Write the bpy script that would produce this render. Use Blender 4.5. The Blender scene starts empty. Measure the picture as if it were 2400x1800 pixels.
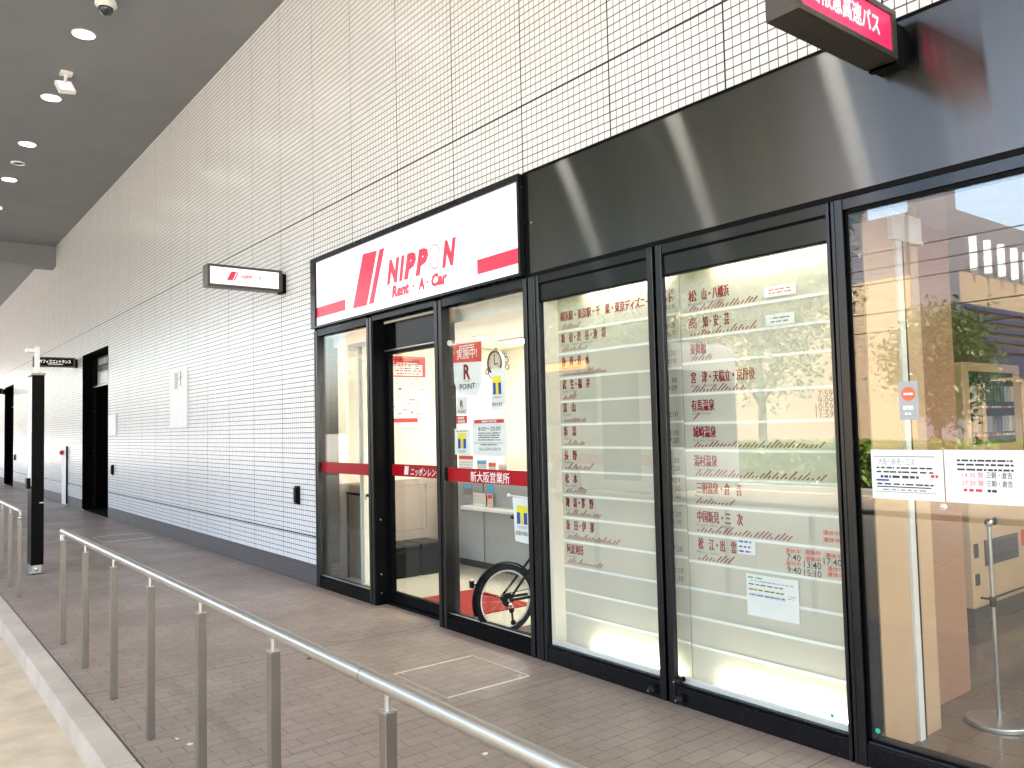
import bpy, bmesh, math, random
from mathutils import Vector, Matrix
random.seed(7)
S = bpy.context.scene
COL = S.collection
R = math.radians

# ------------------------------------------------------------------ camera
F_PX, YAW, PITCH, ROLL = 1901.56, 0.9048253860119291, 0.052006858116689036, 0.024087961133727614
cam_d = bpy.data.cameras.new("camera"); cam = bpy.data.objects.new("camera", cam_d); COL.objects.link(cam)
cam_d.sensor_fit = 'HORIZONTAL'; cam_d.sensor_width = 36.0; cam_d.lens = 36.0 * F_PX / 2400.0
cam_d.clip_start = 0.05; cam_d.clip_end = 2000
fw = Vector((-math.sin(YAW) * math.cos(PITCH), math.cos(YAW) * math.cos(PITCH), math.sin(PITCH)))
rt = Vector((math.cos(YAW), math.sin(YAW), 0)); dn = fw.cross(rt)
rt2 = math.cos(ROLL) * rt + math.sin(ROLL) * dn; dn2 = -math.sin(ROLL) * rt + math.cos(ROLL) * dn
m = Matrix((rt2, -dn2, -fw)).transposed().to_4x4(); m.translation = (0, -3.5, 1.55)
cam.matrix_world = m
S.camera = cam
# ------------------------------------------------------------------ world, sun, exposure
SUN_EL, SUN_AZ = R(52), math.atan2(0.6, 0.8)      # towards the sun: x=.6, y=.8 (over the building's roof)
W = bpy.data.worlds.new("World"); S.world = W; W.use_nodes = True
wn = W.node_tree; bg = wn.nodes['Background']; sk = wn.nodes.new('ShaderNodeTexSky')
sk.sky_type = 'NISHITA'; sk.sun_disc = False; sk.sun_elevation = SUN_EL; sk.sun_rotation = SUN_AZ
sk.air_density = 1.0; sk.dust_density = 5.0; sk.ozone_density = 0.6
sky_tint = wn.nodes.new('ShaderNodeMix'); sky_tint.data_type = 'RGBA'; sky_tint.blend_type = 'MULTIPLY'; sky_tint.inputs[0].default_value = 1
sky_tint.inputs[7].default_value = (1, .955, .89, 1)                      # warm tint multiplied into the sky colour to offset its blue cast
wn.links.new(sk.outputs[0], sky_tint.inputs[6]); wn.links.new(sky_tint.outputs[2], bg.inputs[0]); bg.inputs[1].default_value = 0.15
sd = bpy.data.lights.new("sun", 'SUN'); sd.energy = 3.2; sd.angle = R(0.5); sd.color = (1, .965, .92)
so = bpy.data.objects.new("sun", sd); COL.objects.link(so)
sv = Vector((0.6 * math.cos(SUN_EL), 0.8 * math.cos(SUN_EL), math.sin(SUN_EL)))
so.rotation_euler = sv.to_track_quat('Z', 'Y').to_euler(); so.location = sv * 40
S.view_settings.view_transform = 'Standard'; S.view_settings.look = 'None'
S.view_settings.exposure = 3.95; S.view_settings.gamma = 1
S.render.engine = 'CYCLES'
S.cycles.max_bounces = 10; S.cycles.diffuse_bounces = 5; S.cycles.glossy_bounces = 4
S.cycles.transparent_max_bounces = 16; S.cycles.sample_clamp_indirect = 6
S.cycles.use_denoising = True
EXPK = 2 ** 3.95

# ------------------------------------------------------------------ materials
def lin(c):
    return tuple(((v / 255) / 12.92 if v <= 10 else ((v / 255 + .055) / 1.055) ** 2.4) for v in c)
def nmat(name):
    mt = bpy.data.materials.new(name); mt.use_nodes = True
    nt = mt.node_tree; b = nt.nodes['Principled BSDF']
    return mt, nt, b
def N(nt, t, **kw):
    n = nt.nodes.new(t)
    for k, v in kw.items():
        setattr(n, k, v)
    return n
def mth(nt, op, a, b=None, c=None):
    n = nt.nodes.new('ShaderNodeMath'); n.operation = op
    for i, v in enumerate((a, b, c)):
        if v is None: continue
        if isinstance(v, (int, float)): n.inputs[i].default_value = v
        else: nt.links.new(v, n.inputs[i])
    return n.outputs[0]
def coords(nt):
    tc = N(nt, 'ShaderNodeNewGeometry')
    return tc.outputs['Position']
def sep(nt, v):
    s = N(nt, 'ShaderNodeSeparateXYZ'); nt.links.new(v, s.inputs[0]); return s.outputs
def noise(nt, vec, scale, detail=4, rough=.55):
    n = N(nt, 'ShaderNodeTexNoise'); nt.links.new(vec, n.inputs['Vector'])
    n.inputs['Scale'].default_value = scale; n.inputs['Detail'].default_value = detail
    n.inputs['Roughness'].default_value = rough
    return n.outputs['Fac']
def mixc(nt, fac, a, b):
    n = N(nt, 'ShaderNodeMix', data_type='RGBA')
    if isinstance(fac, (int, float)): n.inputs[0].default_value = fac
    else: nt.links.new(fac, n.inputs[0])
    for i, v in ((6, a), (7, b)):
        if isinstance(v, tuple): n.inputs[i].default_value = (*v[:3], 1)
        else: nt.links.new(v, n.inputs[i])
    return n.outputs[2]
def ramp(nt, fac, lo, hi, a=0., b=1.):
    n = N(nt, 'ShaderNodeMapRange'); nt.links.new(fac, n.inputs[0])
    n.inputs[1].default_value = lo; n.inputs[2].default_value = hi
    n.inputs[3].default_value = a; n.inputs[4].default_value = b
    return n.outputs[0]
def bump(nt, b, h, strength=.3, dist=.002):
    n = N(nt, 'ShaderNodeBump'); nt.links.new(h, n.inputs['Height'])
    n.inputs['Strength'].default_value = strength; n.inputs['Distance'].default_value = dist
    nt.links.new(n.outputs[0], b.inputs['Normal'])
def plain(name, col, rough=.5, metal=0., var=.08, scale=6., spec=.5, bmp=0., rv=.02):
    mt, nt, b = nmat(name)
    P = coords(nt)
    n1 = noise(nt, P, scale)
    lo = tuple(max(0, c * (1 - var)) for c in col); hi = tuple(min(1, c * (1 + var)) for c in col)
    nt.links.new(mixc(nt, ramp(nt, n1, .3, .7), lo, hi), b.inputs['Base Color'])
    n2 = noise(nt, P, scale * 3.1)
    nt.links.new(ramp(nt, n2, .3, .7, max(.02, rough - rv), min(1, rough + rv)), b.inputs['Roughness'])
    b.inputs['Metallic'].default_value = metal; b.inputs['Specular IOR Level'].default_value = spec
    if bmp:
        bump(nt, b, noise(nt, P, scale * 12), bmp)
    return mt
def emis(name, col, k):
    mt, nt, b = nmat(name)
    b.inputs['Base Color'].default_value = (*[min(.9, c) * .5 for c in col], 1); b.inputs['Roughness'].default_value = .35
    b.inputs['Emission Color'].default_value = (*col, 1); b.inputs['Emission Strength'].default_value = k
    return mt
def linemask(nt, v, pitch, phase, half):
    """1 inside a joint of half-width `half` round every phase + k*pitch"""
    a = mth(nt, 'SUBTRACT', v, phase - pitch / 2)
    a = mth(nt, 'FLOORED_MODULO', a, pitch)
    a = mth(nt, 'ABSOLUTE', mth(nt, 'SUBTRACT', a, pitch / 2))
    return mth(nt, 'LESS_THAN', a, half)
PT = 0.85 / 16
def tile_mat(name, col, grout, jx=.0022, jz=.0027, var=.05, panel=True, rough=.25):
    mt, nt, b = nmat(name)
    P = coords(nt); x, y, z = sep(nt, P)
    mx = linemask(nt, x, PT, -2.574, jx); mz = linemask(nt, z, PT, 3.765, jz)
    g = mth(nt, 'MAXIMUM', mx, mz)
    if panel:
        px = linemask(nt, x, .85, -2.574, .0052)
        p1 = mth(nt, 'LESS_THAN', mth(nt, 'ABSOLUTE', mth(nt, 'SUBTRACT', z, 3.765)), .0072)
        p2 = mth(nt, 'LESS_THAN', mth(nt, 'ABSOLUTE', mth(nt, 'SUBTRACT', z, .4878)), .0072)
        gp = mth(nt, 'MAXIMUM', mth(nt, 'MAXIMUM', p1, p2), px)
    # per tile tint
    fx = mth(nt, 'FLOOR', mth(nt, 'DIVIDE', mth(nt, 'ADD', x, 2.574), PT)); fz = mth(nt, 'FLOOR', mth(nt, 'DIVIDE', mth(nt, 'SUBTRACT', z, 3.765), PT))
    cb = N(nt, 'ShaderNodeCombineXYZ'); nt.links.new(fx, cb.inputs[0]); nt.links.new(fz, cb.inputs[1])
    wnz = N(nt, 'ShaderNodeTexWhiteNoise', noise_dimensions='2D'); nt.links.new(cb.outputs[0], wnz.inputs['Vector'])
    lo = tuple(c * (1 - var) for c in col)
    tile = mixc(nt, wnz.outputs['Value'], lo, col)
    big = noise(nt, P, .9, 5)
    tile = mixc(nt, ramp(nt, big, .35, .75, 0, .5), tile, tuple(c * k for c, k in zip(col, (.95, .94, .92))))
    vm_ = N(nt, 'ShaderNodeMapping'); nt.links.new(P, vm_.inputs[0]); vm_.inputs['Scale'].default_value = (3.2, 1, .22)
    run = noise(nt, vm_.outputs[0], 1., 4, .6)
    tile = mixc(nt, ramp(nt, run, .52, .78, 0, .30), tile, tuple(v * .80 for v in col))
    gn = noise(nt, P, 2.3, 4)
    gr = mixc(nt, ramp(nt, gn, .35, .7), grout, tuple(min(1, v * 1.7) for v in grout))
    c = mixc(nt, g, tile, gr)
    if panel:
        c = mixc(nt, gp, c, tuple(v * .55 for v in grout))
    nt.links.new(c, b.inputs['Base Color'])
    nt.links.new(ramp(nt, g, 0, 1, rough, .85), b.inputs['Roughness'])
    b.inputs['Specular IOR Level'].default_value = .35
    bump(nt, b, mth(nt, 'SUBTRACT', 1., g), .25, .002)
    return mt
def paver_mat(name, cols, mortar, bw, bh, rough, off=.5, joint=.006, gloss_noise=True):
    """bricks laid with their long side along Y"""
    mt, nt, b = nmat(name)
    P = coords(nt); x, y, z = sep(nt, P)
    cb = N(nt, 'ShaderNodeCombineXYZ'); nt.links.new(y, cb.inputs[0]); nt.links.new(x, cb.inputs[1])
    br = N(nt, 'ShaderNodeTexBrick'); nt.links.new(cb.outputs[0], br.inputs['Vector'])
    br.offset = off; br.inputs['Scale'].default_value = 1
    br.inputs['Brick Width'].default_value = bw; br.inputs['Row Height'].default_value = bh
    br.inputs['Mortar Size'].default_value = joint / 2; br.inputs['Mortar Smooth'].default_value = .1; br.inputs['Bias'].default_value = 0
    br.inputs['Color1'].default_value = (*cols[0], 1); br.inputs['Color2'].default_value = (*cols[1], 1); br.inputs['Mortar'].default_value = (*mortar, 1)
    st = noise(nt, P, 1.3, 6, .6); st2 = noise(nt, P, 34, 3)
    c = mixc(nt, ramp(nt, st, .38, .72, 0, .55), br.outputs['Color'], tuple(v * .66 for v in cols[0]))
    c = mixc(nt, ramp(nt, st2, .3, .7, 0, .25), c, tuple(min(1, v * 1.45) for v in cols[1]))
    lo_ = noise(nt, P, .55, 5, .65)
    c = mixc(nt, ramp(nt, lo_, .45, .75, 0, .35), c, tuple(min(1, v * 1.3) for v in cols[1]))
    if gloss_noise == 'joints':
        c = mixc(nt, mth(nt, 'MULTIPLY', linemask(nt, x, 1.7, -5.52, .004), .75), c, tuple(v * .5 for v in mortar))
    gum = N(nt, 'ShaderNodeTexVoronoi'); nt.links.new(P, gum.inputs['Vector']); gum.inputs['Scale'].default_value = 2.6
    c = mixc(nt, mth(nt, 'MULTIPLY', mth(nt, 'LESS_THAN', gum.outputs['Distance'], .055), .45), c, tuple(v * .45 for v in cols[0]))
    nt.links.new(c, b.inputs['Base Color'])
    nt.links.new(ramp(nt, st, .3, .7, rough - .08, rough + .12), b.inputs['Roughness'])
    h = mth(nt, 'ADD', mth(nt, 'SUBTRACT', 1., br.outputs['Fac']), mth(nt, 'MULTIPLY', st2, .25))
    bump(nt, b, h, .35, .003)
    return mt
def brushed(name, col, rough, aniso, streak_axis='x', metal=1.):
    mt, nt, b = nmat(name)
    P = coords(nt)
    mp = N(nt, 'ShaderNodeMapping'); nt.links.new(P, mp.inputs[0])
    mp.inputs['Scale'].default_value = {'x': (1.2, 60, 420), 'z': (420, 420, 1.2)}[streak_axis]
    n1 = noise(nt, mp.outputs[0], 1., 3)
    b.inputs['Metallic'].default_value = metal
    nt.links.new(mixc(nt, ramp(nt, n1, .3, .7), tuple(c * .96 for c in col), tuple(min(1, c * 1.04) for c in col)), b.inputs['Base Color'])
    nt.links.new(ramp(nt, n1, .3, .7, rough - .015, rough + .015), b.inputs['Roughness'])
    b.inputs['Anisotropic'].default_value = aniso
    t = N(nt, 'ShaderNodeCombineXYZ'); t.inputs[2 if streak_axis == 'x' else 0].default_value = 1
    nt.links.new(t.outputs[0], b.inputs['Tangent'])
    return mt
def streaked(name, col, rough, aniso):
    """hairline steel brushed along X: lamps smear into upright streaks"""
    mt = bpy.data.materials.new(name); mt.use_nodes = True; nt = mt.node_tree
    b = nt.nodes['Principled BSDF']; out = nt.nodes['Material Output']
    P = coords(nt); mp = N(nt, 'ShaderNodeMapping'); nt.links.new(P, mp.inputs[0]); mp.inputs['Scale'].default_value = (2.5, 60, 260)
    n1 = noise(nt, mp.outputs[0], 1., 3); n2 = noise(nt, P, 1.1, 3)
    g = N(nt, 'ShaderNodeBsdfAnisotropic')
    c = mixc(nt, ramp(nt, n1, .3, .7), tuple(v * .94 for v in col), tuple(v * 1.06 for v in col))
    c = mixc(nt, ramp(nt, n2, .35, .7, 0, .35), c, tuple(v * .8 for v in col))
    nt.links.new(c, g.inputs['Color'])
    g.inputs['Roughness'].default_value = rough; g.inputs['Anisotropy'].default_value = aniso
    t = N(nt, 'ShaderNodeCombineXYZ'); t.inputs[0].default_value = 1
    nt.links.new(t.outputs[0], g.inputs['Tangent'])
    b.inputs['Base Color'].default_value = (.02, .02, .02, 1); b.inputs['Specular IOR Level'].default_value = .1; b.inputs['Roughness'].default_value = .6
    mx = N(nt, 'ShaderNodeMixShader'); mx.inputs[0].default_value = .88
    nt.links.new(b.outputs[0], mx.inputs[1]); nt.links.new(g.outputs[0], mx.inputs[2]); nt.links.new(mx.outputs[0], out.inputs[0])
    return mt
def glass_mat(name, f0=.04, tint=(.95, .97, .96)):
    mt = bpy.data.materials.new(name); mt.use_nodes = True; nt = mt.node_tree
    nt.nodes.remove(nt.nodes['Principled BSDF']); out = nt.nodes['Material Output']
    g = N(nt, 'ShaderNodeNewGeometry'); d = N(nt, 'ShaderNodeVectorMath', operation='DOT_PRODUCT')
    nt.links.new(g.outputs['Normal'], d.inputs[0]); nt.links.new(g.outputs['Incoming'], d.inputs[1])
    c = mth(nt, 'SUBTRACT', 1., mth(nt, 'ABSOLUTE', d.outputs['Value']))
    fr = mth(nt, 'ADD', mth(nt, 'MULTIPLY', mth(nt, 'POWER', c, 5.), 1 - f0), f0)
    tr = N(nt, 'ShaderNodeBsdfTransparent'); tr.inputs[0].default_value = (*tint, 1)
    gl = N(nt, 'ShaderNodeBsdfGlossy'); gl.inputs['Roughness'].default_value = 0.0
    mx = N(nt, 'ShaderNodeMixShader'); nt.links.new(fr, mx.inputs[0]); nt.links.new(tr.outputs[0], mx.inputs[1]); nt.links.new(gl.outputs[0], mx.inputs[2])
    nt.links.new(mx.outputs[0], out.inputs[0])
    return mt
def leaf_mat(name, c1, c2):
    mt, nt, b = nmat(name)
    P = coords(nt); oi = N(nt, 'ShaderNodeTexWhiteNoise'); 
    q = N(nt, 'ShaderNodeVectorMath', operation='SNAP'); nt.links.new(P, q.inputs[0]); q.inputs[1].default_value = (.09, .09, .09)
    nt.links.new(q.outputs[0], oi.inputs['Vector'])
    nt.links.new(mixc(nt, oi.outputs['Value'], c1, c2), b.inputs['Base Color']); b.inputs['Roughness'].default_value = .45
    b.inputs['Transmission Weight'].default_value = 0
    sp = N(nt, 'ShaderNodeBsdfTranslucent'); nt.links.new(mixc(nt, .5, c2, (.10, .16, .012)), sp.inputs[0])
    mx = N(nt, 'ShaderNodeMixShader'); mx.inputs[0].default_value = .35
    nt.links.new(b.outputs[0], mx.inputs[1]); nt.links.new(sp.outputs[0], mx.inputs[2]); nt.links.new(mx.outputs[0], nt.nodes['Material Output'].inputs[0])
    return mt

M = {}
M['tile'] = tile_mat('white_mosaic_tile', (.80, .81, .828), (.062, .058, .057), .0024, .0035, .09)
M['plinth'] = tile_mat('dark_mosaic_tile', (.078, .070, .075), (.17, .16, .165), .0013, .0013, .2, False, .35)
M['paver'] = paver_mat('brown_pavers', [(.250, .190, .155), (.305, .237, .198)], (.080, .058, .046), .19, .095, .46, .5, .006, 'joints')
M['roomfloor'] = paver_mat('brown_floor_tile', [(.105, .080, .060), (.14, .105, .08)], (.035, .027, .02), .30, .30, .12, 0.)
M['road'] = plain('pale_worn_road', (.62, .50, .355), .85, 0, .14, 5., .3, .3)
M['kerb'] = plain('granite_kerb', (.50, .435, .365), .8, 0, .16, 2.2, .3, .04)
M['gutter'] = plain('dark_slot', (.035, .034, .033), .6)
M['ceil'] = plain('grey_ceiling_paint', (.235, .245, .256), .75, 0, .05, 1.2, .25)
M['black'] = plain('black_anodised', (.004, .004, .0045), .35, 0, .1, 9., .05)
M['blackb'] = plain('black_satin_aluminium', (.006, .006, .007), .26, 0, .1, 9., .2)
M['mull'] = plain('dark_bronze_mullion', (.050, .052, .057), .30, 1., .0, 5., rv=0.)
M['void'] = plain('unlit_black', (.002, .002, .002), .9, 0, .1, 3., .05)
M['fascia'] = streaked('brushed_dark_steel', (.118, .120, .122), .155, .86)
M['hdr'] = streaked('brushed_header_steel', (.052, .056, .060), .165, .8)
M['steel'] = plain('stainless_steel', (.52, .51, .49), .38, 1., .03, 8.)
M['steelb'] = plain('satin_stainless', (.25, .232, .21), .36, .9, .05, 8.)
M['chrome'] = plain('bright_chrome', (.75, .75, .74), .10, 1., .03)
M['glass'] = glass_mat('window_glass', .022)
M['glass2'] = glass_mat('front_window_glass', .082)
M['white'] = plain('white_plastic', (.78, .78, .77), .4, 0, .03)
M['paper'] = plain('white_paper', (.80, .81, .82), .7, 0, .03, 9.)
M['offwhite'] = plain('offwhite_paint', (.78, .765, .73), .5, 0, .04)
M['cream'] = plain('cream_wallpaper', (.80, .75, .65), .7, 0, .03)
M['wains'] = plain('taupe_wainscot', (.40, .33, .285), .45, 0, .08, 3.)
M['tan'] = plain('tan_panel', (.56, .385, .235), .45, 0, .06, 2.)
M['pink'] = plain('pink_granite', (.36, .20, .125), .30, 0, .30, 90., .5)
M['greypanel'] = plain('grey_counter_laminate', (.36, .38, .39), .4, 0, .05)
M['creamfloor'] = plain('cream_stone_floor', (.60, .55, .43), .25, 0, .04, 2.)
M['redmat'] = plain('red_entrance_mat', (.28, .022, .014), .9, 0, .25, 60., .2, .4)
M['leather'] = plain('black_leatherette', (.006, .0055, .005), .35, 0, .2, 20., .22, .15)
M['rubber'] = plain('black_rubber', (.006, .006, .006), .5, 0, .2, 30., .2)
M['redvinyl'] = plain('red_vinyl', (.34, .003, .010), .4, 0, .04, 6., .2)
M['redprint'] = plain('red_print', (.66, .03, .03), .45, 0, .04)
M['darkred'] = plain('dark_red_print', (.25, .005, .02), .7, 0, .1, 6., .2)
M['blackprint'] = plain('black_print', (.035, .035, .038), .6, 0, .1)
M['greyprint'] = plain('grey_print', (.25, .25, .26), .6, 0, .1)
M['blueprint'] = plain('blue_print', (.012, .05, .36), .5, 0, .05)
M['skyprint'] = plain('light_blue_print', (.10, .42, .75), .5, 0, .05)
M['yellowprint'] = plain('yellow_print', (.85, .72, .01), .5, 0, .05)
M['greenprint'] = plain('green_print', (.02, .45, .30), .5, 0, .05)
M['pinkprint'] = plain('pale_pink_print', (.80, .58, .52), .6, 0, .05)
M['orangeprint'] = plain('orange_print', (.80, .14, .06), .6, 0, .05)
M['board'] = plain('beige_timetable_board', (.55, .525, .44), .35, 0, .05, 2.5)
M['boardline'] = plain('pale_rule_line', (.84, .86, .83), .4, 0, .02)
M['signface'] = emis('lit_white_sign_face', (.97, 1., 1.), 1.15 / EXPK)
M['signred'] = emis('lit_red_sign_film', (1., .022, .075), .72 / EXPK)
M['signcrimson'] = emis('lit_crimson_sign_face', (1., .02, .11), 1.0 / EXPK)
M['signwhite'] = emis('lit_white_letters', (1, .97, .97), 1.2 / EXPK)
M['lamp'] = emis('lit_lamp_diffuser', (1., .96, .88), 1.5)
M['lamp2'] = emis('lit_outer_lamp_diffuser', (1., .93, .80), 11.)
M['ticketlamp'] = emis('lit_ticket_room_panel', (1., .95, .86), 2.6)
M['officelamp'] = emis('lit_office_panel', (1., .96, .88), 1.95)
M['tube'] = emis('lit_warm_tube', (1., .93, .78), 2.2)
M['led'] = emis('amber_route_display', (1., .32, .03), .5)
M['signframe'] = plain('bronze_sign_frame', (.085, .072, .062), .38, .6, .1, 8.)
M['leaf1'] = leaf_mat('green_leaves', (.018, .045, .006), (.06, .105, .014))
M['leaf2'] = leaf_mat('yellow_green_leaves', (.08, .14, .008), (.17, .25, .02))
M['bark'] = plain('grey_bark', (.11, .085, .065), .9, 0, .3, 12., .2, .5)
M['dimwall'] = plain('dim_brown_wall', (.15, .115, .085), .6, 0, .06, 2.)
M['strip'] = plain('worn_bright_strip', (.74, .70, .64), .4, 0, .1, 20.)
M['paleyellow'] = plain('pale_yellow_print', (.76, .79, .60), .6, 0, .04)
M['paleblue'] = plain('pale_blue_print', (.60, .70, .84), .6, 0, .04)
M['soil'] = plain('far_ground', (.20, .19, .17), .9, 0, .15, 1.)
M['navy'] = plain('navy_louvre', (.015, .02, .06), .4, 0, .1)
M['tanwall'] = plain('tan_cladding', (.30, .22, .14), .6, 0, .06, .6)
M['mauve'] = plain('mauve_cladding', (.10, .098, .118), .6, 0, .06, .6)
M['towerwhite'] = plain('white_concrete', (.70, .70, .69), .7, 0, .05, .5)
M['darkglass'] = plain('dark_window_glass', (.03, .04, .05), .08, 0, .1, 2.)

# ------------------------------------------------------------------ mesh builder
class MB:
    def __init__(s): s.v = []; s.f = []; s.mi = []; s.mats = []; s.sm = []
    def mat(s, m):
        if m not in s.mats: s.mats.append(m)
        return s.mats.index(m)
    def add(s, vs, fs, m, smooth=False, mtx=None):
        o = len(s.v); k = s.mat(m)
        for p in vs:
            p = Vector(p)
            s.v.append(mtx @ p if mtx else p)
        for f in fs:
            s.f.append([o + i for i in f]); s.mi.append(k); s.sm.append(smooth)
    def box(s, x0, x1, y0, y1, z0, z1, m, mtx=None):
        x0, x1 = sorted((x0, x1)); y0, y1 = sorted((y0, y1)); z0, z1 = sorted((z0, z1))
        vs = [(x0, y0, z0), (x1, y0, z0), (x1, y1, z0), (x0, y1, z0), (x0, y0, z1), (x1, y0, z1), (x1, y1, z1), (x0, y1, z1)]
        s.add(vs, [(0, 3, 2, 1), (4, 5, 6, 7), (0, 1, 5, 4), (1, 2, 6, 5), (2, 3, 7, 6), (3, 0, 4, 7)], m, False, mtx); return s
    def tube(s, pts, r, m, n=12, caps=True, closed=False, mtx=None, smooth=True):
        pts = [Vector(p) for p in pts]; k = len(pts); rings = []; vs = []
        up = None
        for i, p in enumerate(pts):
            if closed: t = pts[(i + 1) % k] - pts[i - 1]
            elif i == 0: t = pts[1] - p
            elif i == k - 1: t = p - pts[i - 1]
            else: t = (pts[i + 1] - p).normalized() + (p - pts[i - 1]).normalized()
            t.normalize()
            if up is None:
                up = Vector((0, 0, 1)) if abs(t.z) < .9 else Vector((1, 0, 0))
            a = t.cross(up).normalized(); b = a.cross(t).normalized(); up = b
            rr = r[i] if isinstance(r, (list, tuple)) else r
            for j in range(n):
                q = 2 * math.pi * j / n
                vs.append(p + a * math.cos(q) * rr + b * math.sin(q) * rr)
        fs = []
        for i in range(k if closed else k - 1):
            i2 = (i + 1) % k
            for j in range(n):
                j2 = (j + 1) % n
                fs.append((i * n + j, i2 * n + j, i2 * n + j2, i * n + j2))
        s.add(vs, fs, m, smooth, mtx)
        if caps and not closed:
            s.add(vs[:n], [tuple(range(n))], m, False, mtx); s.add(vs[-n:], [tuple(reversed(range(n)))], m, False, mtx)
        return s
    def cyl(s, p0, p1, r, m, n=20, mtx=None): return s.tube([p0, p1], r, m, n, True, False, mtx)
    def torus(s, c, axis, R_, r, m, n=48, k=10, mtx=None, a0=0, a1=2 * math.pi):
        c = Vector(c); ax = Vector(axis).normalized(); u = ax.orthogonal().normalized(); w = ax.cross(u)
        full = abs(a1 - a0 - 2 * math.pi) < 1e-6
        pts = [c + (u * math.cos(a0 + (a1 - a0) * i / (n if full else n - 1)) + w * math.sin(a0 + (a1 - a0) * i / (n if full else n - 1))) * R_ for i in range(n)]
        return s.tube(pts, r, m, k, not full, full, mtx)
    def sphere(s, c, r, m, n=16, k=10, mtx=None, sc=(1, 1, 1)):
        vs = []; fs = []
        for i in range(k + 1):
            th = math.pi * i / k
            for j in range(n):
                ph = 2 * math.pi * j / n
                vs.append((c[0] + r * sc[0] * math.sin(th) * math.cos(ph), c[1] + r * sc[1] * math.sin(th) * math.sin(ph), c[2] + r * sc[2] * math.cos(th)))
        for i in range(k):
            for j in range(n):
                fs.append((i * n + j, (i + 1) * n + j, (i + 1) * n + (j + 1) % n, i * n + (j + 1) % n))
        s.add(vs, fs, m, True, mtx); return s
    def plate(s, pts, frame, m, t=.002):
        """polygon given in plate coords (u,v); frame maps (u,v,depth) to world, extruded t behind"""
        n = len(pts)
        vs = [frame(u, v, 0) for u, v in pts] + [frame(u, v, t) for u, v in pts]
        fs = [tuple(range(n)), tuple(reversed(range(n, 2 * n)))]
        for i in range(n):
            j = (i + 1) % n; fs.append((i, i + n, j + n, j))
        s.add(vs, fs, m); return s
    def text(s, body, size, u, v, frame, m, align='LEFT', width=None, bold=0., shear=0., rot=0., squash=1.):
        vs, fs = glyphs(body, bold, shear)
        if not vs: return s
        x0 = min(p[0] for p in vs); x1 = max(p[0] for p in vs)
        k = size; kx = size * squash
        if width: kx = width / max(1e-6, (x1 - x0))
        ox = {'LEFT': -x0, 'CENTER': -(x0 + x1) / 2, 'RIGHT': -x1}[align]
        cr, sr = math.cos(rot), math.sin(rot)
        out = []
        for p in vs:
            a = (p[0] + ox) * kx; b = p[1] * k
            out.append(frame(u + a * cr - b * sr, v + a * sr + b * cr, 0))
        s.add(out, fs, m); return s
    def build(s, name, parent=None, bevel=0., loc=None):
        me = bpy.data.meshes.new(name)
        L = Vector(loc) if loc is not None else Vector((0, 0, 0))
        if parent is not None: L = L + world_loc(parent)
        me.from_pydata([tuple(Vector(p) - L) for p in s.v], [], s.f); 
        for mm in s.mats: me.materials.append(M[mm])
        me.polygons.foreach_set('material_index', s.mi); me.polygons.foreach_set('use_smooth', s.sm)
        me.update()
        o = bpy.data.objects.new(name, me); COL.objects.link(o)
        if parent is not None: o.parent = parent
        if loc is not None: o.location = Vector(loc)
        if bevel:
            bv = o.modifiers.new('bevel', 'BEVEL'); bv.width = bevel; bv.segments = 2; bv.limit_method = 'ANGLE'; bv.angle_limit = R(40)
        return o
def world_loc(o):
    L = Vector((0, 0, 0))
    while o is not None: L += o.location; o = o.parent
    return L
_g = {}
def glyphs(body, bold, shear):
    key = (body, bold, shear)
    if key in _g: return _g[key]
    c = bpy.data.curves.new('lettering', 'FONT'); c.body = body; c.size = 1; c.offset = bold; c.shear = shear; c.resolution_u = 2
    o = bpy.data.objects.new('lettering', c); COL.objects.link(o)
    dg = bpy.context.evaluated_depsgraph_get(); e = o.evaluated_get(dg); me = e.to_mesh()
    r = ([tuple(v.co) for v in me.vertices], [tuple(p.vertices) for p in me.polygons])
    e.to_mesh_clear(); bpy.data.objects.remove(o); bpy.data.curves.remove(c)
    _g[key] = r
    return r
def front(y):   # a plane facing the street: u = x, v = z
    return lambda u, v, d: Vector((u, y + d, v))
def side(x):    # a plane facing +x: u = y, v = z
    return lambda u, v, d: Vector((x - d, u, v))
def tag(o, label=None, cat=None, group=None, kind=None):
    if label: o['label'] = label
    if cat: o['category'] = cat
    if group: o['group'] = group
    if kind: o['kind'] = kind
    return o
def thing(name, label, cat, loc=(0, 0, 0), group=None):
    o = bpy.data.objects.new(name, None); COL.objects.link(o); o.location = loc; o.empty_display_size = .1
    return tag(o, label, cat, group)
def dup(root, loc, label=None):
    r = root.copy(); COL.objects.link(r); r.location = loc
    if label: r['label'] = label
    for ch in list(root.children):
        c = ch.copy(); COL.objects.link(c); c.parent = r
        for g in list(ch.children):
            d = g.copy(); COL.objects.link(d); d.parent = c
    return r
def struct(name, mb): return tag(mb.build(name), kind='structure')

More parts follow.
